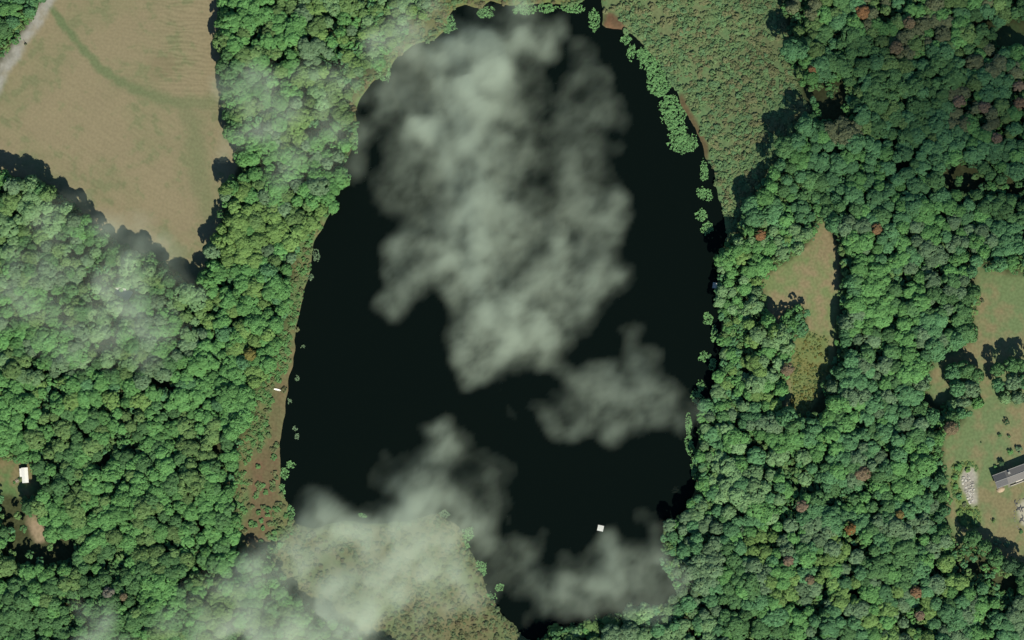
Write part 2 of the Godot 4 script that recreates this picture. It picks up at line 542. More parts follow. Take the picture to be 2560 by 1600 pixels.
# ------------------------------------------------------------------ the woods
const AUTUMN := [
	[2030, 33, 4.2, Color(0.190, 0.082, 0.036), "rust-orange tree crown near the top edge at upper right"],
	[2110, 118, 4.0, Color(0.135, 0.098, 0.062), "brown crown amid green trees, well below the top edge at upper right"],
	[2140, 60, 3.6, Color(0.135, 0.098, 0.062), "dull brown crown just right of and below the rust-orange tree"],
	[1914, 170, 2.6, Color(0.190, 0.082, 0.036), "small orange-brown crown at the marsh's right rim"],
	[2258, 244, 3.8, Color(0.165, 0.110, 0.084), "tan-pink crown, leftmost of the pink cluster at upper right"],
	[2318, 258, 3.8, Color(0.165, 0.110, 0.084), "pink-brown crown in the middle of the cluster at upper right"],
	[2396, 208, 3.6, Color(0.165, 0.110, 0.084), "pink-brown crown at the right edge, top of the pink cluster"],
	[2398, 250, 4.0, Color(0.175, 0.098, 0.064), "salmon crown touching the right edge, lowest of the pink cluster"],
	[2345, 330, 3.2, Color(0.165, 0.110, 0.084), "lone dusky pink crown below the pink cluster"],
	[1790, 556, 3.4, Color(0.190, 0.082, 0.036), "orange crown beside the pond's inlet, left of the clearing"],
	[2062, 542, 3.4, Color(0.172, 0.088, 0.044), "orange-brown crown right of the clearing's upper tip"],
	[1856, 872, 4.0, Color(0.148, 0.102, 0.070), "reddish brown crown between the pond and the meadow"],
	[2032, 1116, 4.6, Color(0.144, 0.101, 0.068), "broad brown crown in the woods left of the rock garden"],
	[1888, 1192, 3.6, Color(0.165, 0.110, 0.084), "pinkish brown crown near the pond's lower right bank"],
	[2001, 1246, 3.4, Color(0.170, 0.080, 0.022), "bright orange crown beside a dark gap in the lower right woods"],
	[2118, 1212, 2.6, Color(0.140, 0.100, 0.028), "small golden crown up and right of the bright orange one"],
	[2156, 1394, 3.6, Color(0.182, 0.090, 0.050), "rusty crown alone in the woods of the lower right corner"],
	[1856, 1320, 3.2, Color(0.165, 0.110, 0.084), "dusky pink crown among green trees by the pond's lower right point"],
	[2165, 1448, 3.0, Color(0.165, 0.110, 0.084), "faint pink crown by the lower edge at lower right"],
	[266, 1395, 3.8, Color(0.125, 0.120, 0.110), "lavender-grey crown in the lower left woods"],
	[596, 838, 3.6, Color(0.140, 0.125, 0.028), "yellow crown at the woods' edge by the left bank"],
	[1905, 1365, 3.0, Color(0.135, 0.098, 0.062), "grey-brown crown near the lower right point"],
	[2240, 1010, 4.2, Color(0.135, 0.098, 0.062), "dull brown crown at the top of the house lawn"],
	[300, 1404, 2.4, Color(0.135, 0.098, 0.062), "small brown crown next to the lavender-grey tree"],
]
const FREE := [
	[2248, 880, 5.4, 13, "blue-green", "upper left tree of the dark clump on the grass strip"],
	[2276, 872, 5.6, 14, "deep green", "upper middle tree of the dark clump on the grass strip"],
	[2300, 888, 5.0, 13, "deep green", "upper right tree of the dark clump on the grass strip"],
	[2256, 915, 5.4, 14, "blue-green", "lower left tree of the dark clump on the grass strip"],
	[2290, 918, 5.4, 14, "grey-green", "lower right tree of the dark clump on the grass strip"],
	[2272, 948, 5.0, 11, "grey-green", "grey-green tree just under the dark clump on the grass strip"],
	[2306, 952, 4.0, 7, "fresh green", "bright low tree under the dark clump on the grass strip"],
	[2250, 958, 4.6, 9, "pale green", "pale tree down and left of the dark clump on the grass strip"],
	[2350, 872, 4.2, 14, "deep green", "leftmost tree of the clump at the right edge"],
	[2352, 908, 4.4, 13, "blue-green", "tree under the leftmost one of the clump at the right edge"],
	[2384, 862, 5.2, 15, "deep green", "upper big tree of the clump at the right edge"],
	[2412, 856, 5.4, 15, "deep green", "topmost tree cut by the right edge above the house"],
	[2386, 900, 5.4, 15, "grey-green", "lower big tree of the clump at the right edge"],
	[2416, 900, 5.2, 14, "blue-green", "lower tree cut by the right edge above the house"],
	[2372, 938, 4.2, 8, "pale green", "low pale tree under the clump at the right edge"],
	[2402, 938, 4.6, 9, "grey-green", "low grey-green tree under the clump at the right edge"],
	[2196, 985, 5.2, 13, "blue-green", "blue-green tree at the lawn's upper left"],
	[2164, 966, 5.4, 14, "deep green", "dark tree left of the lawn's upper left corner"],
	[1870, 766, 5.2, 9, "fresh green", "tree standing in the clearing's lower left bay"],
	[1892, 780, 4.6, 8, "blue-green", "smaller tree below right of the one in the clearing's bay"],
	[1312, 1494, 4.8, 6, "yellow-green", "bright green tree at the pond's lowest tip"],
	[2290, 1270, 5.4, 14, "deep green", "dark tree at the lawn's lower left end"],
	[2318, 1290, 5.0, 14, "deep green", "second dark tree from the left under the lawn"],
	[2346, 1312, 5.6, 15, "deep green", "middle dark tree under the lawn's lower end"],
	[2378, 1328, 5.4, 15, "dark green", "dark tree below the grey-green bushes near the right edge"],
	[2404, 1340, 5.2, 15, "dark green", "dark tree below the lawn, nearest to the right edge"],
]
const TONES := {
	"deep green": Color(0.058, 0.130, 0.048), "fresh green": Color(0.078, 0.185, 0.058), "blue-green": Color(0.064, 0.154, 0.066), "olive green": Color(0.086, 0.152, 0.052),
	"pale green": Color(0.112, 0.200, 0.088), "grey-green": Color(0.088, 0.150, 0.078), "yellow-green": Color(0.104, 0.182, 0.054), "dark green": Color(0.036, 0.080, 0.038), "brown-green": Color(0.092, 0.112, 0.058),
}
# openings in the canopy, where the shadows of the trees below them lie
const GAPS := [[78, 1148, 22, 26], [1948, 236, 56, 44], [2268, 424, 44, 32], [2126, 392, 26, 14], [1902, 952, 50, 24], [2180, 962, 32, 22], [2094, 1060, 16, 24], [100, 1296, 78, 32], [36, 1216, 30, 34], [2012, 1282, 16, 26], [491, 1240, 18, 12], [742, 302, 24, 14], [2300, 1330, 46, 26], [2370, 1372, 30, 20], [560, 396, 16, 26], [2390, 440, 26, 22], [1640, 1496, 22, 12], [385, 905, 20, 12], [250, 1088, 26, 12], [525, 1060, 14, 14], [1780, 1060, 16, 12], [2320, 60, 26, 12], [2020, 1400, 20, 10], [640, 150, 18, 10]]

func part_of_woods(d: Vector2) -> Array:
	# [where in words, the tones that grow there]
	if d.x < 100 and d.y < 150:
		return ["beyond the road in the upper left corner", ["deep green", "fresh green", "blue-green"]]
	if d.x < 480 and d.y < 900:
		return ["in the hazy woods under the hay field", ["fresh green", "grey-green", "deep green", "olive green", "pale green"]]
	if d.x < 700 and d.y < 300:
		return ["beside the hay field's right edge", ["deep green", "fresh green", "olive green", "fresh green"]]
	if d.x < 1010 and d.y < 300:
		return ["in the pale woods at the pond's upper left", ["olive green", "pale green", "yellow-green", "fresh green", "grey-green"]]
	if d.x < 860 and d.y < 620:
		return ["between the hay field's tip and the pond", ["fresh green", "grey-green", "olive green", "fresh green", "yellow-green"]]
	if d.x < 760 and d.y < 960:
		return ["in the woods along the pond's left bank", ["fresh green", "blue-green", "fresh green", "yellow-green", "fresh green"]]
	if d.x < 330 and d.y >= 900:
		return ["in the woods of the lower left corner", ["deep green", "fresh green", "olive green", "fresh green"]]
	if d.x < 800:
		return ["in the woods beside the brown bank", ["fresh green", "deep green", "fresh green", "olive green"]]
	if d.x < 1500:
		return ["by the marsh along the lower edge", ["olive green", "pale green", "grey-green"]]
	if d.y < 120:
		return ["in the upper right woods near the top edge", ["deep green", "blue-green", "olive green", "fresh green", "brown-green"]]
	if d.y < 330:
		return ["in the darkest woods at upper right", ["deep green", "blue-green", "olive green", "blue-green", "fresh green", "brown-green"]]
	if d.y < 520:
		return ["in the shady woods above the clearing", ["deep green", "blue-green", "fresh green", "blue-green"]]
	if d.x < 1930 and d.y < 960:
		return ["between the pond and the clearing", ["fresh green", "pale green", "fresh green", "yellow-green", "pale green"]]
	if d.y < 660:
		return ["right of the clearing's upper tip", ["blue-green", "fresh green", "grey-green"]]
	if d.x > 2180 and d.y < 1000:
		return ["by the grass strip near the right edge", ["blue-green", "grey-green", "deep green"]]
	if d.y < 1010:
		return ["in the woods between clearing and lawn", ["blue-green", "grey-green", "deep green", "fresh green"]]
	if d.x < 1700 and d.y > 1210:
		return ["on the point at the pond's lower right", ["grey-green", "blue-green", "pale green"]]
	if d.x < 1900 and d.y < 1220:
		return ["along the pond's lower right bank", ["fresh green", "pale green", "fresh green", "blue-green", "pale green"]]
	if d.y < 1250:
		return ["in the woods left of the house lawn", ["grey-green", "blue-green", "deep green", "blue-green", "fresh green"]]
	return ["in the woods of the lower right corner", ["deep green", "blue-green", "fresh green", "blue-green", "grey-green", "fresh green", "yellow-green"]]

const LANDMARKS := [
	[455, 655, "the hay field's tip"], [656, 921, "the white rowing boat"], [61, 1122, "the left yard's white house"], [291, 690, "the white roof in the woods"], [59, 101, "the little field post"],
	[600, 838, "the yellow crown"], [266, 1395, "the lavender-grey crown"], [620, 1200, "the brown bank"], [680, 240, "the haze beside the hay field"], [790, 500, "the pond's left bend"],
	[1695, 675, "the pale dock"], [1790, 556, "the orange crown by the inlet"], [2062, 542, "the orange-brown crown"], [1946, 515, "the clearing's upper tip"], [1930, 930, "the clearing's lower end"],
	[2030, 33, "the rust-orange crown"], [2318, 258, "the pink crowns"], [1914, 170, "the small orange-brown crown"], [2275, 900, "the dark clump on the grass strip"], [2001, 1246, "the bright orange crown"],
	[2156, 1394, "the lone rusty crown"], [2032, 1116, "the broad brown crown"], [1856, 872, "the reddish brown crown"], [1560, 1300, "the pond's lower right point"], [2345, 330, "the lone dusky pink crown"],
	[1888, 1192, "the pinkish brown crown"], [2240, 1200, "the house lawn's left edge"], [2385, 85, "the grassy corner"], [1312, 1494, "the pond's lowest tip"],
]
var told := {}

func place_in_words(tone: String, d: Vector2) -> String:
	# by the nearest landmark that no like crown has named yet
	var order := range(LANDMARKS.size())
	order.sort_custom(func(a, b): return d.distance_to(Vector2(LANDMARKS[a][0], LANDMARKS[a][1])) < d.distance_to(Vector2(LANDMARKS[b][0], LANDMARKS[b][1])))
	var ways := ["right of", "below right of", "below", "below left of", "left of", "above left of", "above", "above right of"]
	for k in order:
		var off: Vector2 = d - Vector2(LANDMARKS[k][0], LANDMARKS[k][1])
		var way: String = ways[int(round(off.angle() / (TAU / 8.0)) + 8) % 8]
		var m := off.length() * MU
		var far := "close" if m < 12.0 else "a short way" if m < 21.0 else "some way" if m < 32.0 else "well" if m < 48.0 else "far"
		var words := "broad %s crown %s %s %s" % [tone, far, way, LANDMARKS[k][2]]
		if not told.has(words):
			told[words] = true
			return words
	return "broad %s crown in the woods" % tone

func open_ground(x: float, z: float) -> float:
	var s := share("pond", x, z) * 0.62
	for k in ["hay", "marsh", "bank", "south", "north", "clearing", "lawn", "corner", "yard", "bare", "gap"]:
		s = maxf(s, share(k, x, z))
	s = maxf(s, share("road", x, z) * 0.5)
	return s

func at_the_rim(x: float, z: float) -> bool:
	for o in [[6, 0], [-6, 0], [0, 6], [0, -6]]:
		for k in ["hay", "clearing", "lawn"]:
			if share(k, x + o[0], z + o[1]) > 0.5:
				return true
	return false

func tone_mat(tone: Color) -> StandardMaterial3D:
	if not leaf_tint.has(tone):
		leaf_tint[tone] = leaf_material(tone)
	return leaf_tint[tone]

func plant_tree(called: String, where: Vector3, radius: float, tall: float, tone: Color, label: String, category: String, group := "", variant := -1, deep := 1.0):
	var k := variant if variant >= 0 else rng.randi() % crowns.size()
	var o := base(called, where, rng.randf() * TAU)
	tag(o, label, category, group)
	var c := piece("crown", crowns[k], tone_mat(tone), o, Vector3(0, tall - radius * 0.72, 0))
	c.scale = Vector3(radius, radius * deep, radius)
	c.position.y = tall - radius * 0.72 * deep
	var t := piece("trunk", trunks[k], bark, o, Vector3(0, tall - radius * 0.72, 0))
	t.scale = Vector3(radius, (tall - radius * 0.72 + 0.6) / 2.9, radius)

func plant_woods():
	var spots := []
	var keep_clear := []
	for a in AUTUMN: keep_clear.append([at(a[0], a[1]), a[2] * 0.8])
	for a in FREE: keep_clear.append([at(a[0], a[1]), a[2] * 0.9])
	var gap := 6.5
	var rows := int(450.0 / (gap * 0.87))
	for j in rows:
		for i in int(660.0 / gap):
			var x := -330.0 + (i + 0.5 * (j % 2)) * gap + rng.randf_range(-2.1, 2.1)
			var z := -225.0 + j * gap * 0.87 + rng.randf_range(-1.9, 1.9)
			var big := rng.randf()
			var pick := rng.randf()
			var shade := rng.randf_range(0.78, 1.22)
			var high := rng.randf()
			if open_ground(x, z) > 0.28:
				continue
			var tight := false
			for o in [[3.4, 0.0], [-3.4, 0.0], [0.0, 3.0], [0.0, -3.0]]:
				for k in ["clearing", "lawn", "yard"]:
					if share(k, x + o[0], z + o[1]) > 0.5:
						tight = true
			if tight:
				continue
			var d := map_of(Vector3(x, 0, z))
			var blocked := false
			for kc in keep_clear:
				if kc[0].distance_to(Vector3(x, 0, z)) < kc[1] + 1.2:
					blocked = true
			for g in GAPS:
				if Vector2((d.x - g[0]) / g[2], (d.y - g[1]) / g[3]).length() < 1.3:
					blocked = true
			if blocked:
				continue
			var stand := hill_noise.get_noise_2d(x * 2.2 + 900.0, z * 2.2)
			if stand < -0.36 and big < 0.5:
				continue
			var young := 0.0
			# low growth: along the shore strips, the thicket right of the pond and the hedge-like fringe of the clearing
			if d.x > 1720 and d.x < 1960 and d.y > 430 and d.y < 700:
				young = 0.45
			if d.x > 1850 and d.x < 1900 and d.y > 160 and d.y < 300:
				young = 0.6
			if d.x > 820 and d.x < 1010 and d.y < 260:
				young = 0.5
			if d.y > 640 and share("pond", x - 9.0, z - 2.0) > 0.5 or share("pond", x - 15.0, z - 6.0) > 0.5 and d.y > 640:
				young = maxf(young, 0.55)
			var radius := (3.5 + 3.3 * big * big + 0.9 * stand) * (1.0 - 0.35 * young)
			var tall := (12.0 + 2.2 * high + 1.4 * big + 4.5 * stand) * (1.0 - 0.55 * young)
			tall = maxf(tall, 3.5)
			if share("hay", x, z - 8.0) > 0.5 or share("clearing", x, z - 8.0) > 0.5:
				tall *= 1.25
			if share("marsh", x - 5.0, z - 8.0) > 0.5:
				tall *= 1.4
			var words := part_of_woods(d)
			var tones: Array = words[1]
			var drift := clampf(0.5 + 1.3 * hill_noise.get_noise_2d(x * 1.7, z * 1.7 + 2000.0) + (pick - 0.5) * 0.75, 0.0, 0.999)
			var name_: String = tones[int(drift * tones.size())]
			spots.append({"p": Vector3(x, 0, z), "r": radius, "h": tall, "tone": name_, "where": words[0], "shade": shade, "d": d, "rim": at_the_rim(x, z)})
	# the 300 that show largest stand alone; the rest of the wood is one mass
	var shown := []
	for s in spots:
		if s.d.x > 8 and s.d.x < 2411 and s.d.y > 8 and s.d.y < 1504:
			shown.append(s)
	shown.sort_custom(func(a, b): return a.r > b.r)
	for n in mini(300, shown.size()):
		var s = shown[n]
		s.alone = true
		plant_tree("broadleaf_tree", s.p, s.r, s.h + 0.8, TONES[s.tone], place_in_words(s.tone, s.d), "tree", "large %s crowns %s" % [s.tone, s.where], -1, 1.6 if s.rim else 1.0)
	var woods := base("forest", Vector3.ZERO)
	tag(woods, "dense mixed green broadleaf forest around the dark pond", "forest", "", "stuff")
	var piles := []
	for k in crowns.size():
		piles.append([])
	for s in spots:
		if not s.has("alone"):
			piles[rng.randi() % crowns.size()].append(s)
	for k in crowns.size():
		var joined := ArrayMesh.new()
		joined.add_surface_from_arrays(Mesh.PRIMITIVE_TRIANGLES, crowns[k].surface_get_arrays(0))
		joined.add_surface_from_arrays(Mesh.PRIMITIVE_TRIANGLES, trunks[k].surface_get_arrays(0))
		joined.surface_set_material(0, leaf_any)
		joined.surface_set_material(1, bark)
		var mm := MultiMesh.new()
		mm.transform_format = MultiMesh.TRANSFORM_3D
		mm.use_colors = true
		mm.mesh = joined
		mm.instance_count = piles[k].size()
		for i in piles[k].size():
			var s = piles[k][i]
			var tall: float = s.h
			var up: float = (tall - s.r * 0.72 + 0.6) / 2.9
			var stretch: float = s.r * 1.7 if s.rim else maxf(s.r * 0.9, minf(s.r * 1.35, up))
			var b := Basis(Vector3.UP, rng.randf() * TAU).scaled(Vector3(s.r, stretch, s.r))
			mm.set_instance_transform(i, Transform3D(b, s.p + Vector3(0, tall - stretch * 0.66, 0)))
			var t: Color = TONES[s.tone] * s.shade
			mm.set_instance_color(i, Color(t.r, t.g, t.b))
		var o := MultiMeshInstance3D.new()
		o.name = "canopy"
		o.multimesh = mm
		woods.add_child(o, true)
	var low := []
	for j in 170:
		for i in 250:
			var x := -325.0 + i * 2.6 + rng.randf_range(-1.2, 1.2)
			var z := -220.0 + j * 2.6 + rng.randf_range(-1.2, 1.2)
			var t := rng.randf()
			if open_ground(x, z) > 0.35:
				continue
			var md := map_of(Vector3(x, 0, z))
			var bare := false
			for g in GAPS:
				if Vector2((md.x - g[0]) / g[2], (md.y - g[1]) / g[3]).length() < 1.15:
					bare = true
			if bare and t < 0.85:
				continue
			var tone: Color = TONES[["fresh green", "deep green", "blue-green", "olive green"][rng.randi() % 4]] * (0.7 + 0.5 * t)
			low.append([Vector3(x, 3.2 + 4.0 * t, z), 1.8 + 1.0 * t, 1.8 + 1.6 * t, Color(tone.r, tone.g, tone.b)])
	scatter("undergrowth", "green saplings and undergrowth filling the gaps between the trees", "undergrowth", "", low)
	# trees that turn early, each one told by its place
	for a in AUTUMN:
		plant_tree("autumn_tree", at(a[0], a[1]), a[2], 16.5, a[3].lerp(Color(0.100, 0.112, 0.056), 0.28), a[4], "tree", "trees turning colour")
	# trees that stand free on the grass or over the shore
	for a in FREE:
		plant_tree("broadleaf_tree", at(a[0], a[1]), a[2], a[3], TONES[a[4]], a[5], "tree", "trees standing free", -1, 1.5)

func scatter(called: String, label: String, category: String, group: String, spots: Array):
	# uncountable low growth: one object made of copies
	var o := base(called, Vector3.ZERO)
	tag(o, label, category, group, "stuff")
	var piles := []
	for k in bushes.size(): piles.append([])
	for s in spots: piles[rng.randi() % bushes.size()].append(s)
	for k in bushes.size():
		var own := ArrayMesh.new()
		own.add_surface_from_arrays(Mesh.PRIMITIVE_TRIANGLES, bushes[k].surface_get_arrays(0))
		own.surface_set_material(0, leaf_any)
		var mm := MultiMesh.new()
		mm.transform_format = MultiMesh.TRANSFORM_3D
		mm.use_colors = true
		mm.mesh = own
		mm.instance_count = piles[k].size()
		for i in piles[k].size():
			var s = piles[k][i]
			var b := Basis(Vector3.UP, rng.randf() * TAU).scaled(Vector3(s[1], s[2], s[1]))
			mm.set_instance_transform(i, Transform3D(b, s[0]))
			mm.set_instance_color(i, s[3])
		var c := MultiMeshInstance3D.new()
		c.name = "thicket"
		c.multimesh = mm
		o.add_child(c, true)

func brush_spots(zone: String, count_per: float, lo: float, hi: float, tones: Array, limit := 0.5) -> Array:
	var spots := []
	var x := -325.0
	while x < 325.0:
		var z := -220.0
		while z < 220.0:
			var px := x + rng.randf_range(-count_per, count_per) * 0.5
			var pz := z + rng.randf_range(-count_per, count_per) * 0.5
			var r := rng.randf()
			var t := rng.randf()
			z += count_per
			if share(zone, px, pz) < limit or share("rocks", px, pz) > 0.4 or share("pond", px, pz) > 0.25:
				continue
			if share("mud", px, pz) > 0.3 or (share("shore", px, pz) > 0.5 and r < 0.97) or share("strip", px, pz) > 0.3 or (share("brown", px, pz) > 0.3 and r < 0.88):
				continue
			var thin := hill_noise.get_noise_2d(px * 5.0, pz * 5.0 + 300.0)
			if thin < -0.22 and r < 0.8:
				continue
			var size := lerpf(lo, hi, r * r)
			var pick := clampf(t + thin * 0.7, 0.0, 0.999)
			var c: Color = tones[int(pick * tones.size())] * (0.85 + 0.3 * rng.randf())
			spots.append([Vector3(px, 0.3 + size * 0.15, pz), size, size * rng.randf_range(0.45, 0.9), Color(c.r, c.g, c.b)])
		x += count_per
	return spots

func plant_marsh():
	var olive := [Color(0.120, 0.132, 0.064), Color(0.112, 0.146, 0.066), Color(0.104, 0.158, 0.068), Color(0.098, 0.168, 0.070), Color(0.086, 0.156, 0.070)]
	scatter("marsh_shrubs", "olive and brown scrub filling the marsh at the pond's upper right", "scrub", "", brush_spots("marsh", 1.7, 0.6, 2.5, olive))
	scatter("marsh_shrubs", "pale olive scrub along the pond's upper left and top shore", "scrub", "", brush_spots("north", 1.9, 0.7, 2.2, [Color(0.120, 0.112, 0.056), Color(0.110, 0.134, 0.060), Color(0.100, 0.150, 0.064), Color(0.096, 0.164, 0.068)]))
	scatter("bank_grass", "tawny reeds and low scrub on the pond's left bank", "reeds", "", brush_spots("bank", 1.6, 0.5, 2.1, [Color(0.105, 0.120, 0.055), Color(0.095, 0.145, 0.058), Color(0.085, 0.175, 0.060), Color(0.080, 0.180, 0.062)]))
	scatter("marsh_shrubs", "brownish scrub on the marsh along the lower edge", "scrub", "", brush_spots("south", 1.9, 0.5, 1.9, [Color(0.112, 0.104, 0.056), Color(0.104, 0.114, 0.056), Color(0.096, 0.124, 0.058), Color(0.090, 0.128, 0.062)]))
	scatter("flower_bed", "lime-green plants filling the bed round the white stones", "flower bed", "", brush_spots("bed", 1.1, 0.4, 1.3, [Color(0.110, 0.150, 0.045), Color(0.100, 0.165, 0.055), Color(0.080, 0.150, 0.055)]))
	scatter("meadow_weeds", "yellow-green weeds in the lower half of the clearing", "weeds", "", brush_spots("rough", 1.3, 0.4, 1.1, [Color(0.110, 0.105, 0.030), Color(0.095, 0.115, 0.034), Color(0.070, 0.110, 0.038)]))

# ------------------------------------------------------------------ floating leaves along the shore
func plant_water_leaves():
	var m := leaf_material(Color(1, 1, 1))
	m.roughness = 0.6
	var list := [
		[[[1404, 46, 13, 28]], "narrow bright leaf patch beside the mud at the pond's top right"],
		[[[1480, 92, 14, 12], [1492, 122, 11, 20]], "ragged small leaf patch right under the mud on the upper right shore"],
		[[[1518, 126, 18, 16], [1530, 142, 24, 22], [1548, 172, 26, 28]], "uppermost of the broad bright leaf patches along the marsh"],
		[[[1558, 206, 28, 28]], "second broad bright leaf patch along the marsh"],
		[[[1580, 246, 24, 26], [1590, 272, 28, 30], [1600, 298, 22, 18]], "third broad bright leaf patch, against the dark mud strip"],
		[[[1618, 340, 36, 22], [1604, 320, 22, 20]], "lowest of the broad bright leaf patches along the marsh"],
		[[[1664, 404, 11, 26]], "slim upright leaf patch at the marsh's narrow lower end"],
		[[[1658, 456, 12, 16], [1672, 460, 12, 14]], "twin-lobed leaf patch off the marsh's lower end"],
		[[[1656, 508, 15, 15]], "round leaf patch off the inlet, upper of two"],
		[[[1672, 538, 16, 16]], "round leaf patch off the inlet, lower of two"],
		[[[1672, 752, 12, 18], [1688, 788, 9, 24]], "leaf patch under the trees below the white dock"],
		[[[1664, 842, 15, 12], [1684, 860, 10, 14]], "leaf patch on the right bank, beside the reddish brown tree"],
		[[[1656, 912, 10, 14], [1646, 940, 14, 20]], "leaf patch on the right bank where it turns left"],
		[[[1628, 1004, 9, 26]], "upper piece of the long leaf fringe on the right bank"],
		[[[1630, 1052, 11, 26]], "middle piece of the long leaf fringe on the right bank"],
		[[[1640, 1108, 9, 28]], "lower piece of the long leaf fringe on the right bank"],
		[[[748, 604, 10, 14]], "leafy tuft in the water at the left bank's bend"],
		[[[734, 655, 7, 9]], "small leafy tuft just below the bend of the left bank"],
		[[[716, 820, 6, 5]], "tiny pale leaf tuft off the middle of the left bank"],
		[[[701, 893, 7, 8]], "pale leaf tuft up and right of the white boat"],
		[[[684, 948, 6, 7]], "pale leaf tuft down and right of the white boat"],
		[[[698, 1012, 6, 7], [702, 1030, 5, 9]], "thin curled leaf tuft off the lower left bank"],
		[[[686, 1098, 12, 10], [672, 1118, 10, 16]], "upper leaf patch by the brown bank"],
		[[[666, 1160, 9, 18]], "middle leaf patch by the brown bank"],
		[[[686, 1206, 12, 14]], "lower leaf patch by the brown bank, at the cloud's edge"],
		[[[857, 1218, 9, 6]], "small leaf patch half under cloud on the lower shore"],
		[[[1050, 1214, 14, 10]], "pale leaf patch at the cloud's right edge on the lower shore"],
		[[[1105, 1262, 15, 18]], "upper bright leaf patch on the marsh point"],
		[[[1096, 1294, 17, 16]], "lower bright leaf patch on the marsh point"],
		[[[1136, 1344, 16, 20]], "hazy leaf patch halfway down the lower marsh shore"],
		[[[1156, 1416, 16, 18]], "bright round leaf patch near the pond's lowest arm"],
		[[[1180, 1388, 12, 8]], "faint leaf patch in the haze over the lowest arm"],
		[[[1056, 58, 22, 24]], "bright leaf patch in the pond's upper left corner"],
		[[[908, 170, 16, 26]], "bright leaf patch on the upper left shore"],
		[[[1148, 30, 20, 14]], "leftmost leaf patch along the pond's top shore"],
		[[[1236, 22, 30, 14]], "middle leaf patch along the pond's top shore"],
		[[[1292, 20, 22, 14]], "leaf patch along the top shore, right of the middle one"],
		[[[1350, 18, 28, 16]], "rightmost leaf patch along the pond's top shore"],
		[[[838, 330, 10, 30]], "thin leafy fringe on the upper left bank"],
		[[[806, 420, 8, 20]], "leafy fringe on the left bank under the pale cloud"],
	]
	for a in list:
		var spots: Array = a[0]
		var mid_ := at(spots[0][0], spots[0][1])
		var st := started()
		var col := Color(0.108, 0.228, 0.084)
		if a[1].contains("pale") or a[1].contains("tuft"):
			col = Color(0.100, 0.160, 0.088)
		for e in spots:
			var c := at(e[0], e[1]) - mid_
			var rx: float = e[2] * MU
			var rz: float = e[3] * MU
			var count := int(rx * rz * PI * 11.0)
			for k in count:
				var t := rng.randf() * TAU
				var rad := sqrt(rng.randf())
				var wob := 1.0 + 0.55 * hill_noise.get_noise_2d(cos(t) * 60.0 + mid_.x * 9.0, sin(t) * 60.0 + mid_.z * 9.0)
				var p := c + Vector3(cos(t) * rad * rx * wob, 0, sin(t) * rad * rz * wob)
				var lump := hill_noise.get_noise_2d((p.x + mid_.x) * 45.0, (p.z + mid_.z) * 45.0)
				if lump < -0.27 + maxf(0.0, rad * wob - 0.75) * 0.9:
					continue
				p.y = -0.5 + 0.5 * rng.randf() + maxf(0.0, lump) * 1.2
				var s := rng.randf_range(0.14, 0.38)
				var up := Vector3(rng.randf_range(-0.5, 0.5), 1, rng.randf_range(-0.5, 0.5)).normalized()
				var u := up.cross(Vector3(cos(t * 7.0), 0.1, sin(t * 7.0))).normalized()
				var w := up.cross(u)
				var tone := rng.randf_range(0.75, 1.25)
				st.set_color(Color(col.r * tone, col.g * tone, col.b * tone))
				st.set_normal(up)
				for h in 4:
					var h0 := TAU * (h * 1.5) / 6.0
					var h1 := TAU * (h * 1.5 + 1.5) / 6.0
					st.add_vertex(p)
					st.add_vertex(p + (u * cos(h1) + w * sin(h1)) * s)
					st.add_vertex(p + (u * cos(h0) + w * sin(h0)) * s)
		var o := piece("water_plant_patch", st.commit(), m, self, mid_)
		tag(o, a[1], "water plants", "leaf patches along the shore")

# ------------------------------------------------------------------ houses
func gable(parent: Node3D, called: String, length: float, wide: float, low: float, rise: float, thick: float, m: Material):
	# two roof slopes with thickness, the ridge along x; each a part of its own
	for s in [-1.0, 1.0]:
		var st := started()
		st.set_smooth_group(-1)
		var a := Vector3(-length / 2, low + rise, 0)
		var b := Vector3(length / 2, low + rise, 0)
		var c := Vector3(length / 2, low, s * wide / 2)
		var d := Vector3(-length / 2, low, s * wide / 2)
		var up := Vector3(0, thick, 0)
		quad(st, a + up, b + up, c + up, d + up)
		quad(st, a, d, c, b)
		quad(st, d, d + up, c + up, c)
		quad(st, a, a + up, d + up, d)
		quad(st, b, c, c + up, b + up)
		quad(st, a, b, b + up, a + up)
		piece(called, done(st), m, parent)

func walls(parent: Node3D, length: float, wide: float, high: float, rise: float, m: Material):
	var st := started()
	box(st, Vector3(-length / 2, -0.3, -wide / 2), Vector3(length / 2, high, wide / 2))
	for s in [-1.0, 1.0]:
		tri(st, Vector3(s * length / 2, high, -wide / 2), Vector3(s * length / 2, high + rise, 0), Vector3(s * length / 2, high, wide / 2))
	piece("wall", done(st), m, parent)

func window_part(parent: Node3D, where: Vector3, turn: float, w: float, h: float, frame: Material, glass: Material):
	var f := piece("window", box_mesh(Vector3(-w / 2, -h / 2, -0.04), Vector3(w / 2, h / 2, 0.06)), frame, parent, where, turn)
	piece("pane", box_mesh(Vector3(-w / 2 + 0.1, -h / 2 + 0.1, 0.055), Vector3(w / 2 - 0.1, h / 2 - 0.1, 0.075)), glass, f)

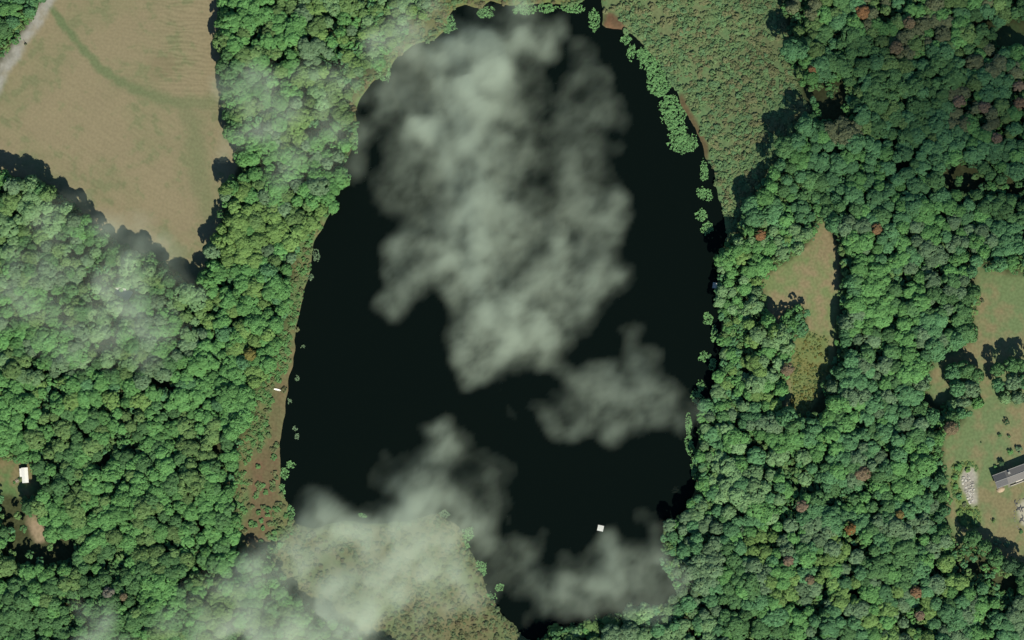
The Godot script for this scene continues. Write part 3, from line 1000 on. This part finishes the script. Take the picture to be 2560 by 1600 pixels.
func build_houses():
	var white := grainy(lin(0.66, 0.66, 0.62), 2.0, 0.22, 0.6, 31)
	var cream := grainy(lin(0.55, 0.52, 0.45), 3.0, 0.2)
	var glass := paint(lin(0.02, 0.025, 0.03), 0.1, 0.5)
	var slate := grainy(lin(0.165, 0.160, 0.155), 1.6, 0.35, 0.9, 3)
	var slate_dark := grainy(lin(0.095, 0.098, 0.102), 1.6, 0.3, 0.8, 4)
	var trim := paint(lin(0.20, 0.20, 0.19), 0.7)
	var stone := grainy(lin(0.46, 0.36, 0.25), 1.4, 0.45, 0.95, 6)
	var terrace := grainy(lin(0.24, 0.24, 0.19), 1.2, 0.5, 0.95, 8)
	# the house on the lawn, its ridge rising to the right
	var turn := deg_to_rad(20.5)
	var mid_ := at(2400, 1118)
	var h := base("lawn_house", mid_, turn)
	tag(h, "long grey-roofed house with a pale terrace, cut by the right edge", "house")
	var main := Vector3(4.0, 0, 0)
	walls(h, 25.0, 5.4, 4.6, 1.3, cream)
	for s in [-1.0, 1.0]:
		for k in 5:
			window_part(h, Vector3(-9.5 + k * 4.6, 2.6, s * 2.72), 0.0 if s > 0 else PI, 1.3, 1.5, white, glass)
	gable(h, "roof", 26.4, 7.4, 4.45, 1.6, 0.18, slate)
	# the older left bay has darker shingles and its own trim
	for s in [-1.0, 1.0]:
		var st := started()
		st.set_smooth_group(-1)
		quad(st, Vector3(-13.0, 4.45 + 1.6 + 0.18 + 0.03 - 0.05, s * 0.12), Vector3(-6.4, 4.45 + 1.6 + 0.18 + 0.03 - 0.05, s * 0.12), Vector3(-6.4, 4.45 + 0.18 + 0.03 + 0.09, s * 3.5), Vector3(-13.0, 4.45 + 0.18 + 0.03 + 0.09, s * 3.5))
		var p := piece("roof_bay", done(st), slate_dark, h)
		tag(p, "darker shingles over the left bay")
	for s in [-1.0, 1.0]:
		piece("roof_trim", box_mesh(Vector3(-13.2, 4.46, s * 3.7 - 0.12), Vector3(13.2, 4.70, s * 3.7 + 0.12)), trim, h)
	piece("ridge_cap", box_mesh(Vector3(-13.2, 6.20, -0.12), Vector3(13.2, 6.33, 0.12)), trim, h)
	var ch := piece("chimney", box_mesh(Vector3(-0.5, 4.0, -0.5), Vector3(0.5, 7.2, 0.5)), cream, h, Vector3(-4.4, 0, -2.2))
	piece("chimney_cap", box_mesh(Vector3(-0.62, 7.2, -0.62), Vector3(0.62, 7.36, 0.62)), trim, ch)
	piece("door", box_mesh(Vector3(-0.5, 0.2, 2.71), Vector3(0.5, 2.3, 2.78)), white, h, Vector3(-2.8, 0, 0))
	piece("terrace", box_mesh(Vector3(-6.6, -0.2, 2.72), Vector3(8.0, 0.42, 6.0)), terrace, h)
	tag(piece("paving", box_mesh(Vector3(-1.6, 0.42, 2.9), Vector3(2.2, 0.50, 5.0)), cream, h), "cream paving by the door")
	piece("balustrade", box_mesh(Vector3(-5.2, 0.42, 5.4), Vector3(3.0, 1.2, 5.6)), cream, h)
	var st2 := started()
	for k in 9:
		var a0 := TAU * k / 9.0
		var a1 := TAU * (k + 1) / 9.0
		var c0 := Vector3(cos(a0) * 2.4, 0.5, sin(a0) * 1.7)
		var c1 := Vector3(cos(a1) * 2.4, 0.5, sin(a1) * 1.7)
		tri(st2, Vector3(0, 0.5, 0), c0, c1)
		quad(st2, c0, c0 - Vector3(0, 0.8, 0), c1 - Vector3(0, 0.8, 0), c1)
	tag(piece("stone_landing", done(st2), stone, h, Vector3(-11.0, 0, 5.4)), "tan stone landing at the house's left corner")
	# the white house in the left yard
	var w := base("yard_house", at(61, 1122), deg_to_rad(-86.0))
	tag(w, "small bright white roofed house in the left yard", "house")
	walls(w, 7.6, 2.9, 2.7, 0.5, cream)
	gable(w, "roof", 8.4, 3.5, 2.65, 0.55, 0.12, white)
	var ell := piece("side_wing", box_mesh(Vector3(-3.6, -0.3, 1.7), Vector3(0.6, 2.3, 2.7)), cream, w)
	piece("wing_roof", box_mesh(Vector3(-3.8, 2.3, 1.6), Vector3(0.8, 2.44, 2.9)), white, ell)
	for k in 3:
		window_part(w, Vector3(-2.2 + 2.2 * k, 1.6, 1.46), 0.0, 0.9, 1.0, white, glass)
	piece("door", box_mesh(Vector3(-0.45, 0.2, -1.52), Vector3(0.45, 2.1, -1.45)), slate_dark, w)
	var table := base("picnic_table", at(41, 1136), 0.4)
	tag(table, "weathered picnic table on the grass left of the white house", "table")
	var board := paint(lin(0.22, 0.19, 0.15))
	piece("table_top", box_mesh(Vector3(-0.9, 0.98, -0.4), Vector3(0.9, 1.04, 0.4)), board, table)
	for s in [-1.0, 1.0]:
		piece("bench", box_mesh(Vector3(-0.9, 0.68, s * 0.75 - 0.14), Vector3(0.9, 0.73, s * 0.75 + 0.14)), board, table)
		piece("leg", box_mesh(Vector3(s * 0.7 - 0.05, 0.0, -0.8), Vector3(s * 0.7 + 0.05, 0.98, 0.8)), board, table)
	var grill := base("garden_grill", at(48, 1116), 0.0)
	tag(grill, "pale round-lidded grill close against the white house", "grill")
	var lid := SphereMesh.new()
	lid.radius = 0.45
	lid.height = 0.8
	lid.radial_segments = 12
	lid.rings = 6
	piece("lid", lid, paint(lin(0.45, 0.42, 0.34)), grill, Vector3(0, 1.15, 0))
	for k in 3:
		var st := started()
		tube(st, Vector3(cos(k * 2.1) * 0.4, 0.1, sin(k * 2.1) * 0.4), Vector3(cos(k * 2.1) * 0.2, 1.0, sin(k * 2.1) * 0.2), 0.04, 0.04, 5)
		piece("leg", done(st), slate_dark, grill)
	# the house hidden in the woods under the cloud
	var r := base("woods_house", at(291, 690), deg_to_rad(-33.0))
	tag(r, "white roof showing through a gap in the hazy woods", "house")
	walls(r, 9.5, 5.2, 3.4, 1.0, cream)
	gable(r, "roof", 10.4, 6.2, 3.35, 1.15, 0.15, paint(lin(0.5, 0.51, 0.48), 0.7))
	for k in 3:
		window_part(r, Vector3(-3.0 + 3.0 * k, 1.8, 2.61), 0.0, 1.1, 1.2, white, glass)
	# the small white outbuilding's neighbour: stone circle terrace by the right edge
	var ring := base("stone_terrace", at(2416, 1216), 0.0)
	tag(ring, "broken oval stone rim round the gravel terrace at the right edge under the house", "terrace")
	var rim := started()
	for k in 30:
		if k % 5 == 2:
			continue
		var a0 := TAU * k / 30.0
		var c0 := Vector3(cos(a0) * 4.6, 0, sin(a0) * 8.6)
		box(rim, Vector3(-0.3, 0.1, -0.22), Vector3(0.3, 0.62 + 0.1 * sin(k * 3.3), 0.3), Transform3D(Basis(Vector3.UP, -a0 + PI / 2), c0))
	piece("rim", done(rim), slate, ring)
	for k in 6:
		var a: Array = [[2407, 1196, 0.4], [2406, 1208, 2.9], [2412, 1222, 1.2], [2414, 1234, 3.4], [2402, 1186, 5.2], [2418, 1204, 4.4]][k]
		var bench := base("curved_bench", at(a[0], a[1]), a[2])
		tag(bench, ["uppermost but one curved dark seat on the gravel terrace", "curved dark seat near the terrace's left rim", "curved dark seat in the terrace's lower middle", "lowest curved dark seat on the gravel terrace", "uppermost curved dark seat at the terrace's corner", "curved dark seat nearest the right edge"][k], "bench", "curved seats on the terrace")
		var seat := started()
		for q in 7:
			var t0 := PI * q / 7.0
			box(seat, Vector3(-0.26, 0.75, -0.22), Vector3(0.26, 0.85, 0.22), Transform3D(Basis(Vector3.UP, -t0 + PI / 2 - 0.22), Vector3(cos(t0 + 0.22) * 1.1, 0, sin(t0 + 0.22) * 1.1)))
		piece("seat", done(seat), slate_dark, bench)
		for q in 3:
			var t0 := PI * (q + 0.5) / 3.0
			piece("leg", box_mesh(Vector3(-0.06, 0.2, -0.06), Vector3(0.06, 0.75, 0.06)), slate_dark, bench, Vector3(cos(t0) * 1.1, 0, sin(t0) * 1.1))

func build_shore_things():
	var white := grainy(lin(0.52, 0.53, 0.50), 1.0, 0.25, 0.7, 12)
	var grey := grainy(lin(0.36, 0.40, 0.37), 1.2, 0.25, 0.8, 13)
	var post := paint(lin(0.10, 0.085, 0.07))
	# swimming raft
	var raft := base("swim_raft", at(1419, 1248, -0.5), deg_to_rad(-12.0))
	tag(raft, "square white swimming raft afloat in the pond's lower right", "raft")
	for k in 10:
		piece("plank", box_mesh(Vector3(-1.65 + k * 0.33, 0.34, -1.6), Vector3(-1.65 + k * 0.33 + 0.31, 0.40, 1.6)), white, raft)
	for s in [-1.0, 1.0]:
		piece("float", box_mesh(Vector3(-1.6, -0.25, s * 1.2 - 0.3), Vector3(1.6, 0.33, s * 1.2 + 0.3)), grey, raft)
	var st := started()
	for s in [-0.25, 0.25]:
		tube(st, Vector3(1.72, -0.3, s), Vector3(1.72, 0.9, s), 0.03, 0.03, 6)
	for k in 3:
		tube(st, Vector3(1.72, 0.05 + 0.28 * k, -0.25), Vector3(1.72, 0.05 + 0.28 * k, 0.25), 0.025, 0.025, 6)
	piece("ladder", done(st), grey, raft)
	# dock at the right bank
	var dock := base("shore_dock", at(1695, 675, -0.5), deg_to_rad(-8.0))
	tag(dock, "pale grey dock at the trees' foot on the right bank", "dock")
	for k in 12:
		piece("plank", box_mesh(Vector3(-2.6 + k * 0.45, 0.5, -1.6), Vector3(-2.6 + k * 0.45 + 0.42, 0.57, 1.6)), grey if k > 4 else white, dock)
	for sx in [-2.3, 2.3]:
		for sz in [-1.4, 1.4]:
			var s2 := started()
			tube(s2, Vector3(sx, -1.6, sz), Vector3(sx, 0.95, sz), 0.09, 0.09, 7)
			piece("post", done(s2), post, dock)
	# rowing boat pulled up on the left bank
	var boat := base("rowing_boat", at(656, 921, 0.45), deg_to_rad(-13.0))
	tag(boat, "slim white rowing boat lying on the tawny left bank", "boat")
	var hull := started()
	var rings := 13
	var ribs := []
	for i in rings:
		var t := float(i) / (rings - 1)
		var half := 0.52 * sqrt(maxf(0.0, sin(PI * clampf(t * 0.94 + 0.03, 0.0, 1.0))))
		var x := -2.0 + 4.0 * t
		var row := []
		for k in 7:
			var a := PI * k / 6.0
			row.append(Vector3(x, 0.42 - sin(a) * (0.40 * minf(1.0, half * 2.4)) + 0.14 * pow(absf(t - 0.5) * 2.0, 3.0), -cos(a) * half))
		ribs.append(row)
	for i in rings - 1:
		for k in 6:
			quad(hull, ribs[i][k], ribs[i + 1][k], ribs[i + 1][k + 1], ribs[i][k + 1])
	var paint_boat := paint(lin(0.80, 0.80, 0.74), 0.4)
	paint_boat.cull_mode = BaseMaterial3D.CULL_DISABLED
	piece("hull", done(hull), paint_boat, boat)
	for x in [-0.9, 0.1, 1.1]:
		piece("thwart", box_mesh(Vector3(x - 0.12, 0.30, -0.47), Vector3(x + 0.12, 0.35, 0.47)), paint(lin(0.70, 0.68, 0.58)), boat)
	# a small dark bush and post by the road
	var mark := base("field_post", at(59, 101), 0.0)
	tag(mark, "dark little post with a shrub by the road at the hay field", "post")
	var s3 := started()
	tube(s3, Vector3(0, 0, 0), Vector3(0, 2.4, 0), 0.10, 0.08, 6)
	piece("pole", done(s3), post, mark)
	piece("bush", bushes[0], tone_mat(TONES["brown-green"]), mark, Vector3(0.5, 0.7, 0.9)).scale = Vector3(0.9, 0.9, 0.9)

func plant_garden():
	# shrubs on the house lawn, each a thing of its own
	var dark := TONES["dark green"]
	var deep := TONES["deep green"]
	var fresh := TONES["fresh green"]
	var lime := TONES["yellow-green"]
	for a in [
		[2377, 997, 1.9, 3.6, dark, "dark oval conifer standing alone on the upper lawn"],
		[2361, 1028, 1.3, 2.2, deep, "left of the two small shrubs under the dark oval conifer"],
		[2383, 1030, 1.1, 2.0, deep, "right of the two small shrubs under the dark oval conifer"],
		[2317, 1045, 0.6, 0.9, dark, "tiny dark shrub in the middle of the upper lawn"],
		[2386, 1068, 2.0, 2.4, fresh, "round shrub up and left of the house roof"],
		[2406, 1062, 2.4, 2.6, TONES["grey-green"], "grey-green shrub above the house roof"],
		[2364, 1094, 2.2, 4.2, dark, "dark shrub at the left end of the house shadow"],
		[2352, 1102, 1.5, 2.0, fresh, "bright shrub beside the dark one at the house shadow's end"],
		[2264, 1104, 2.6, 2.6, fresh, "topmost bright bush of the rock garden"],
		[2284, 1110, 2.0, 2.0, lime, "lime bush at the rock garden's top right"],
		[2255, 1128, 2.0, 1.8, fresh, "bush on the rock garden's upper left rim"],
		[2258, 1150, 2.0, 1.8, fresh, "bush on the rock garden's left rim, by the white stones"],
		[2266, 1172, 2.2, 2.0, TONES["blue-green"], "bluish bush left of the white stones' lower end"],
		[2280, 1192, 1.8, 1.6, TONES["brown-green"], "brownish bush at the lower tip of the white stones"],
		[2268, 1212, 2.4, 2.0, lime, "upper left lime bush below the white stones"],
		[2290, 1214, 2.4, 2.0, lime, "upper right lime bush below the white stones"],
		[2276, 1232, 2.4, 1.9, lime, "lowest left lime bush below the white stones"],
		[2300, 1232, 2.2, 2.2, deep, "dark bush right of the lime bushes"],
		[2346, 1230, 1.3, 2.4, TONES["olive green"], "forked shrub alone on the lower lawn"],
		[2302, 1258, 2.2, 2.4, TONES["pale green"], "pale bush at the lawn's lower left"],
		[2354, 1282, 2.6, 2.4, TONES["grey-green"], "left grey-green bush at the lawn's lower right"],
		[2378, 1286, 2.2, 2.2, TONES["grey-green"], "right grey-green bush at the lawn's lower right"],
		[2412, 1256, 1.5, 1.8, deep, "dark shrub by the gravel terrace's lower end"],
		[2214, 1112, 2.4, 3.4, deep, "dark shrub at the lawn's left edge, topmost"],
		[2228, 1128, 1.8, 2.0, fresh, "bright shrub at the lawn's left edge"],
		[2226, 1186, 2.0, 2.4, fresh, "shrub at the lawn's left edge halfway down"],
		[2228, 1216, 1.8, 2.2, deep, "shrub at the lawn's left edge, second from its lower end"],
		[2230, 1244, 1.8, 2.2, fresh, "shrub at the lawn's left edge, lowest of the row"],
		[2306, 800, 1.6, 1.8, TONES["brown-green"], "brown shrub on the grass strip's left edge, lower one"],
		[2312, 690, 1.8, 2.2, TONES["brown-green"], "brown shrub at the grass strip's upper end"],
		[2320, 712, 1.4, 1.6, TONES["brown-green"], "small brown shrub under the one at the strip's upper end"],
		[46, 1130, 1.0, 1.2, dark, "dark shrub between the picnic table and the white house"],
		[58, 1104, 0.8, 1.4, dark, "narrow dark shrub at the white house's upper end"],
		[34, 1140, 1.0, 1.0, fresh, "green shrub left of the picnic table"],
	]:
		var o := base("garden_shrub", at(a[0], a[1]), rng.randf() * TAU)
		tag(o, a[5], "shrub", "shrubs around the houses")
		var c := piece("foliage", bushes[rng.randi() % bushes.size()], tone_mat(a[4]), o, Vector3(0, 0.25 + a[3] * 0.35, 0))
		c.scale = Vector3(a[2], a[3] * 0.6, a[2])
		var st := started()
		tube(st, Vector3(0, -0.1, 0), Vector3(0, 0.3 + a[3] * 0.5, 0), 0.08, 0.04, 6)
		piece("stem", done(st), bark, o)
	# pale rocks of the rock garden
	var rock := grainy(lin(0.36, 0.35, 0.31), 0.9, 0.5, 0.95, 21)
	var pale := grainy(lin(0.52, 0.51, 0.46), 0.9, 0.4, 0.95, 22)
	var g := base("rock_garden", at(2287, 1150), 0.0)
	tag(g, "tapering bed of pale rocks on the lawn left of the house", "rock garden")
	for k in 70:
		var t := rng.randf()
		var wide := lerpf(3.6, 0.6, t * t)
		var p := Vector3(rng.randf_range(-wide, wide) + t * 2.6 - 0.8, 0.35, -7.5 + 17.0 * t)
		var m := SphereMesh.new()
		m.radius = 0.5
		m.height = 1.0
		m.radial_segments = 7
		m.rings = 4
		var o := piece("rock", m, pale if rng.randf() < 0.45 else rock, g, p, rng.randf() * TAU)
		o.scale = Vector3(rng.randf_range(0.8, 2.0), rng.randf_range(0.5, 1.0), rng.randf_range(0.7, 1.4))

# ------------------------------------------------------------------ clouds
# Thin clouds drift some 480 m up. Each is a closed body of mist whose thickness is given by puffs and broken up by noise.
const CLOUD_UNIT := 0.163      # metres
const CLOUD_HIGH := 480.0
const MIST := 0.024            # density per metre

func cloud(label: String, puffs: Array, where_noise: float, gain := 1.0, unit := CLOUD_UNIT, high := CLOUD_HIGH, origin := Vector2(1209.7, 756.0)):
	var unit_ratio := 1.0 if high < 600.0 else 5.0
	var lo := Vector2(1e9, 1e9)
	var hi := -lo
	for p in puffs:
		var r: float = maxf(p[2], p[3]) * 2.2 + 120.0
		lo = lo.min(Vector2(p[0] - r, p[1] - r))
		hi = hi.max(Vector2(p[0] + r, p[1] + r))
	var step := 6.0 * unit_ratio
	var nx := int((hi.x - lo.x) / step) + 2
	var nz := int((hi.y - lo.y) / step) + 2
	var warp := FastNoiseLite.new()
	warp.seed = int(where_noise) + 40
	warp.frequency = 0.008
	warp.fractal_octaves = 3
	warp.fractal_gain = 0.4
	var wisp := FastNoiseLite.new()
	wisp.seed = int(where_noise) + 41
	wisp.frequency = 0.009
	wisp.fractal_octaves = 4
	wisp.fractal_gain = 0.5
	var thick := PackedFloat32Array()
	thick.resize(nx * nz)
	for j in nz:
		for i in nx:
			var q := lo + Vector2(i, j) * step
			var w := q + Vector2(warp.get_noise_2d(q.x, q.y), warp.get_noise_2d(q.x + 700.0, q.y + 90.0)) * 70.0
			var sum := 0.0
			for p in puffs:
				var dx: float = w.x - p[0]
				var dz: float = w.y - p[1]
				var turn: float = deg_to_rad(p[4]) if p.size() > 5 else 0.0
				var ca := cos(turn)
				var sa := sin(turn)
				var u: float = (dx * ca + dz * sa) / p[2]
				var v: float = (dz * ca - dx * sa) / p[3]
				var e := u * u + v * v
				if e < 4.4:
					sum += p[p.size() - 1] * exp(-e * 1.25)
			var torn := 1.0 + 0.75 * wisp.get_noise_2d(w.x, w.y) + 0.08 * wisp.get_noise_2d(q.x * 2.2, q.y * 2.2)
			var t := sum * maxf(torn, 0.0)
			t = 0.50 * pow(t, 1.35)
			if i == 0 or j == 0 or i == nx - 1 or j == nz - 1:
				t = 0.0
			thick[j * nx + i] = maxf(0.0, t) * gain / MIST
	# mist spreads: even the body out, along the rows and then along the columns
	for turn in 2:
		var along := 1 if turn % 2 == 0 else nx
		var was := thick.duplicate()
		for j in range(3, nz - 3):
			for i in range(3, nx - 3):
				var k := j * nx + i
				thick[k] = (was[k] * 2.0 + was[k - along] * 1.7 + was[k + along] * 1.7 + (was[k - along * 2] + was[k + along * 2]) * 1.1 + (was[k - along * 3] + was[k + along * 3]) * 0.5) / 8.6
	# then wind frays it: streaks drawn out toward the upper right
	var fray := FastNoiseLite.new()
	fray.seed = int(where_noise) + 42
	fray.frequency = 0.013
	fray.fractal_octaves = 5
	fray.fractal_gain = 0.5
	for j in nz:
		for i in nx:
			var k := j * nx + i
			if thick[k] <= 0.0:
				continue
			var q := lo + Vector2(i, j) * step
			var u := (q.x * 0.75 - q.y * 0.66) * 0.75
			var v := q.x * 0.66 + q.y * 0.75
			var f := fray.get_noise_2d(u, v)
			thick[k] = maxf(0.0, 75.0 * (1.0 - exp(-thick[k] * clampf(1.0 + 0.85 * f, 0.25, 1.7) / 75.0)) - 0.8)
			if thick[k] < 0.3:
				thick[k] = 0.0
	var verts := PackedVector3Array()
	var top := PackedInt32Array()
	var under := PackedInt32Array()
	top.resize(nx * nz)
	under.resize(nx * nz)
	for j in nz:
		for i in nx:
			var q := (lo + Vector2(i, j) * step - origin) * unit
			var t := thick[j * nx + i]
			var y := high + 14.0 * hill_noise.get_noise_2d(q.x * 2.0, q.y * 2.0)
			top[j * nx + i] = verts.size()
			verts.append(Vector3(q.x, y + t * 0.65, q.y))
			under[j * nx + i] = top[j * nx + i]
			if t > 0.0:
				under[j * nx + i] = verts.size()
				verts.append(Vector3(q.x, y - t * 0.35, q.y))
	var idx := PackedInt32Array()
	for j in nz - 1:
		for i in nx - 1:
			var a := j * nx + i
			var b := a + 1
			var c := a + nx
			var d := c + 1
			if thick[a] + thick[b] + thick[c] + thick[d] <= 0.0:
				continue
			for f in [[a, b, c], [b, d, c]]:
				if thick[f[0]] + thick[f[1]] + thick[f[2]] > 0.0:
					idx.append_array([top[f[0]], top[f[1]], top[f[2]], under[f[0]], under[f[2]], under[f[1]]])
	var arr := []
	arr.resize(Mesh.ARRAY_MAX)
	arr[Mesh.ARRAY_VERTEX] = verts
	arr[Mesh.ARRAY_INDEX] = idx
	var am := ArrayMesh.new()
	am.add_surface_from_arrays(Mesh.PRIMITIVE_TRIANGLES, arr)
	var m := FogMaterial.new()
	m.resource_name = "mist"
	m.albedo = lin(0.82, 0.98, 0.76)
	m.density = MIST
	am.surface_set_material(0, m)
	var o := MeshInstance3D.new()
	o.name = numbered("cloud")
	o.mesh = am
	add_child(o, true)
	tag(o, label, "cloud", "thin clouds over pond and woods")

func make_clouds():
	cloud("long pale cloud bank down the middle of the pond", [
		[1250,88,80,46,-25,1.0], [1170,150,90,60,-30,0.8], [1100,120,90,50,-25,0.5], [1010,150,80,50,-30,0.45], [1075,250,110,65,-20,1.1], [1160,215,80,80,0,0.9], [1010,300,60,45,0,0.6],
		[1125,340,100,55,10,0.9], [1070,415,95,60,0,0.8], [1180,385,60,80,0,0.5], [1110,500,85,75,0,0.9], [1010,525,70,55,20,0.5], [945,590,65,50,25,0.6], [930,695,42,42,0,0.55], [1010,640,65,45,0,0.45],
		[1090,600,95,60,0,0.8], [1165,565,60,75,0,0.8], [1150,690,95,60,10,0.9], [1205,750,95,65,0,1.1], [1130,830,70,52,0,0.9], [1185,850,65,42,0,0.8], [1115,898,36,30,0,0.5], [1290,790,70,50,-30,0.6],
		[1330,700,85,60,0,0.6], [1395,690,45,45,0,0.35], [1310,610,85,85,0,0.6], [1340,520,95,100,0,0.7], [1400,545,50,95,0,0.4], [890,240,50,60,0,0.35], [1060,170,190,120,-20,0.24], [1150,680,180,130,0,0.14], [960,110,110,60,-25,0.34], [925,420,80,150,0,0.14], [1450,600,80,120,0,0.14], [1250,930,110,60,0,0.10], [1120,170,110,90,0,0.45], [1060,330,90,90,0,0.35], [1040,90,90,50,-20,0.3], [930,190,80,60,0,0.25], [1160,420,200,260,0,0.16]], 1.0)
	# this one hangs outside the picture, toward the sun, and shades the woods at upper right
	cloud("broad cloud outside the picture toward the sun, shading the upper right woods", [[0,0,560,330,-12,0.85], [350,60,600,330,0,0.8], [-260,-120,320,220,0,0.4]], 65.0, 1.5, 0.20, 900.0, Vector2(-2820.0, -3600.0))
	cloud("thin grey cloud veil over the pond's upper right", [
		[1330,250,70,80,0,0.22], [1395,320,66,85,0,0.32], [1430,225,50,70,0,0.26], [1385,150,50,55,0,0.24], [1410,420,50,50,0,0.24], [1330,400,70,60,0,0.25], [1470,560,50,46,0,0.16], [1460,490,40,30,0,0.15], [1345,95,40,40,0,0.2], [1390,300,110,150,0,0.08]], 9.0)
	cloud("faint grey cloud patch over the pond's lower right", [
		[1500,850,55,36,-25,0.40], [1535,835,32,36,0,0.28], [1420,895,110,50,15,0.35], [1500,945,95,52,0,0.38], [1345,980,62,44,0,0.40], [1410,1015,75,36,10,0.36], [1585,985,45,60,40,0.22], [1320,850,55,36,20,0.32], [1440,960,80,50,0,0.25], [1470,930,160,110,0,0.10], [1600,1080,40,70,0,0.08], [1600,1180,50,50,0,0.08]], 17.0, 1.1)
	cloud("bright cloud covering the pond's lower left shore and marsh", [
		[1048,1035,44,52,20,0.6], [1005,1110,56,85,22,0.85], [955,1190,75,55,-20,0.95], [900,1240,110,52,-15,1.2], [785,1265,95,52,-10,1.1], [735,1205,55,36,0,0.45], [700,1300,70,50,0,0.9], [940,1320,115,60,-30,1.3],
		[870,1400,115,62,-40,1.3], [780,1455,95,55,-40,1.0], [1020,1285,75,75,0,0.7], [1100,1290,60,70,0,0.65], [1060,1215,80,56,0,0.7], [645,1430,95,75,0,0.5], [520,1485,110,52,0,0.65], [600,1355,56,56,0,0.3],
		[990,1420,115,60,0,0.5], [650,1505,120,40,0,0.6], [800,1520,120,40,0,0.6], [1080,1380,90,60,0,0.3], [1140,1130,120,80,0,0.14], [840,1370,270,150,-15,0.45], [560,1440,180,90,0,0.50]], 25.0, 1.25)
	cloud("grey cloud over the pond's lower right shore", [
		[1400,1360,120,60,-25,0.75], [1500,1325,85,60,0,0.65], [1540,1395,62,55,0,0.55], [1340,1390,75,45,0,0.45], [1250,1330,55,55,0,0.35], [1195,1300,55,55,0,0.3], [1430,1440,115,36,0,0.4], [1175,1160,60,52,0,0.22], [1560,1330,40,70,0,0.3], [1230,1390,60,40,0,0.3]], 33.0)
	cloud("hazy cloud over the woods under the hay field", [
		[285,690,90,66,0,0.95], [335,780,95,60,0,0.6], [285,600,60,62,0,0.75], [245,805,105,52,0,0.45], [55,680,95,80,0,0.5], [60,740,70,52,0,0.35], [120,500,62,52,0,0.3], [170,540,75,46,0,0.35], [352,570,62,36,30,0.45],
		[200,880,90,42,0,0.2], [400,640,56,36,0,0.35], [140,760,100,70,0,0.42], [450,690,40,28,0,0.35], [130,620,80,60,0,0.3], [150,450,50,30,30,0.25]], 41.0)
	cloud("pale haze cloud over the woods between hay field and pond", [
		[605,240,60,80,0,0.75], [640,300,80,70,0,0.6], [680,200,72,60,0,0.4], [760,190,62,52,0,0.35], [800,275,70,70,0,0.4], [720,350,82,62,0,0.36], [580,180,36,52,0,0.4], [640,430,72,52,0,0.22], [880,100,72,52,0,0.32],
		[960,80,72,42,0,0.5], [905,160,55,46,0,0.35], [985,30,55,36,0,0.5], [760,420,56,56,0,0.25], [830,350,50,60,0,0.3]], 49.0)
	cloud("small cloud wisp at the lower edge of the left woods", [[225,1485,56,36,0,0.5], [180,1420,40,40,0,0.25], [270,1505,60,26,0,0.5]], 57.0)
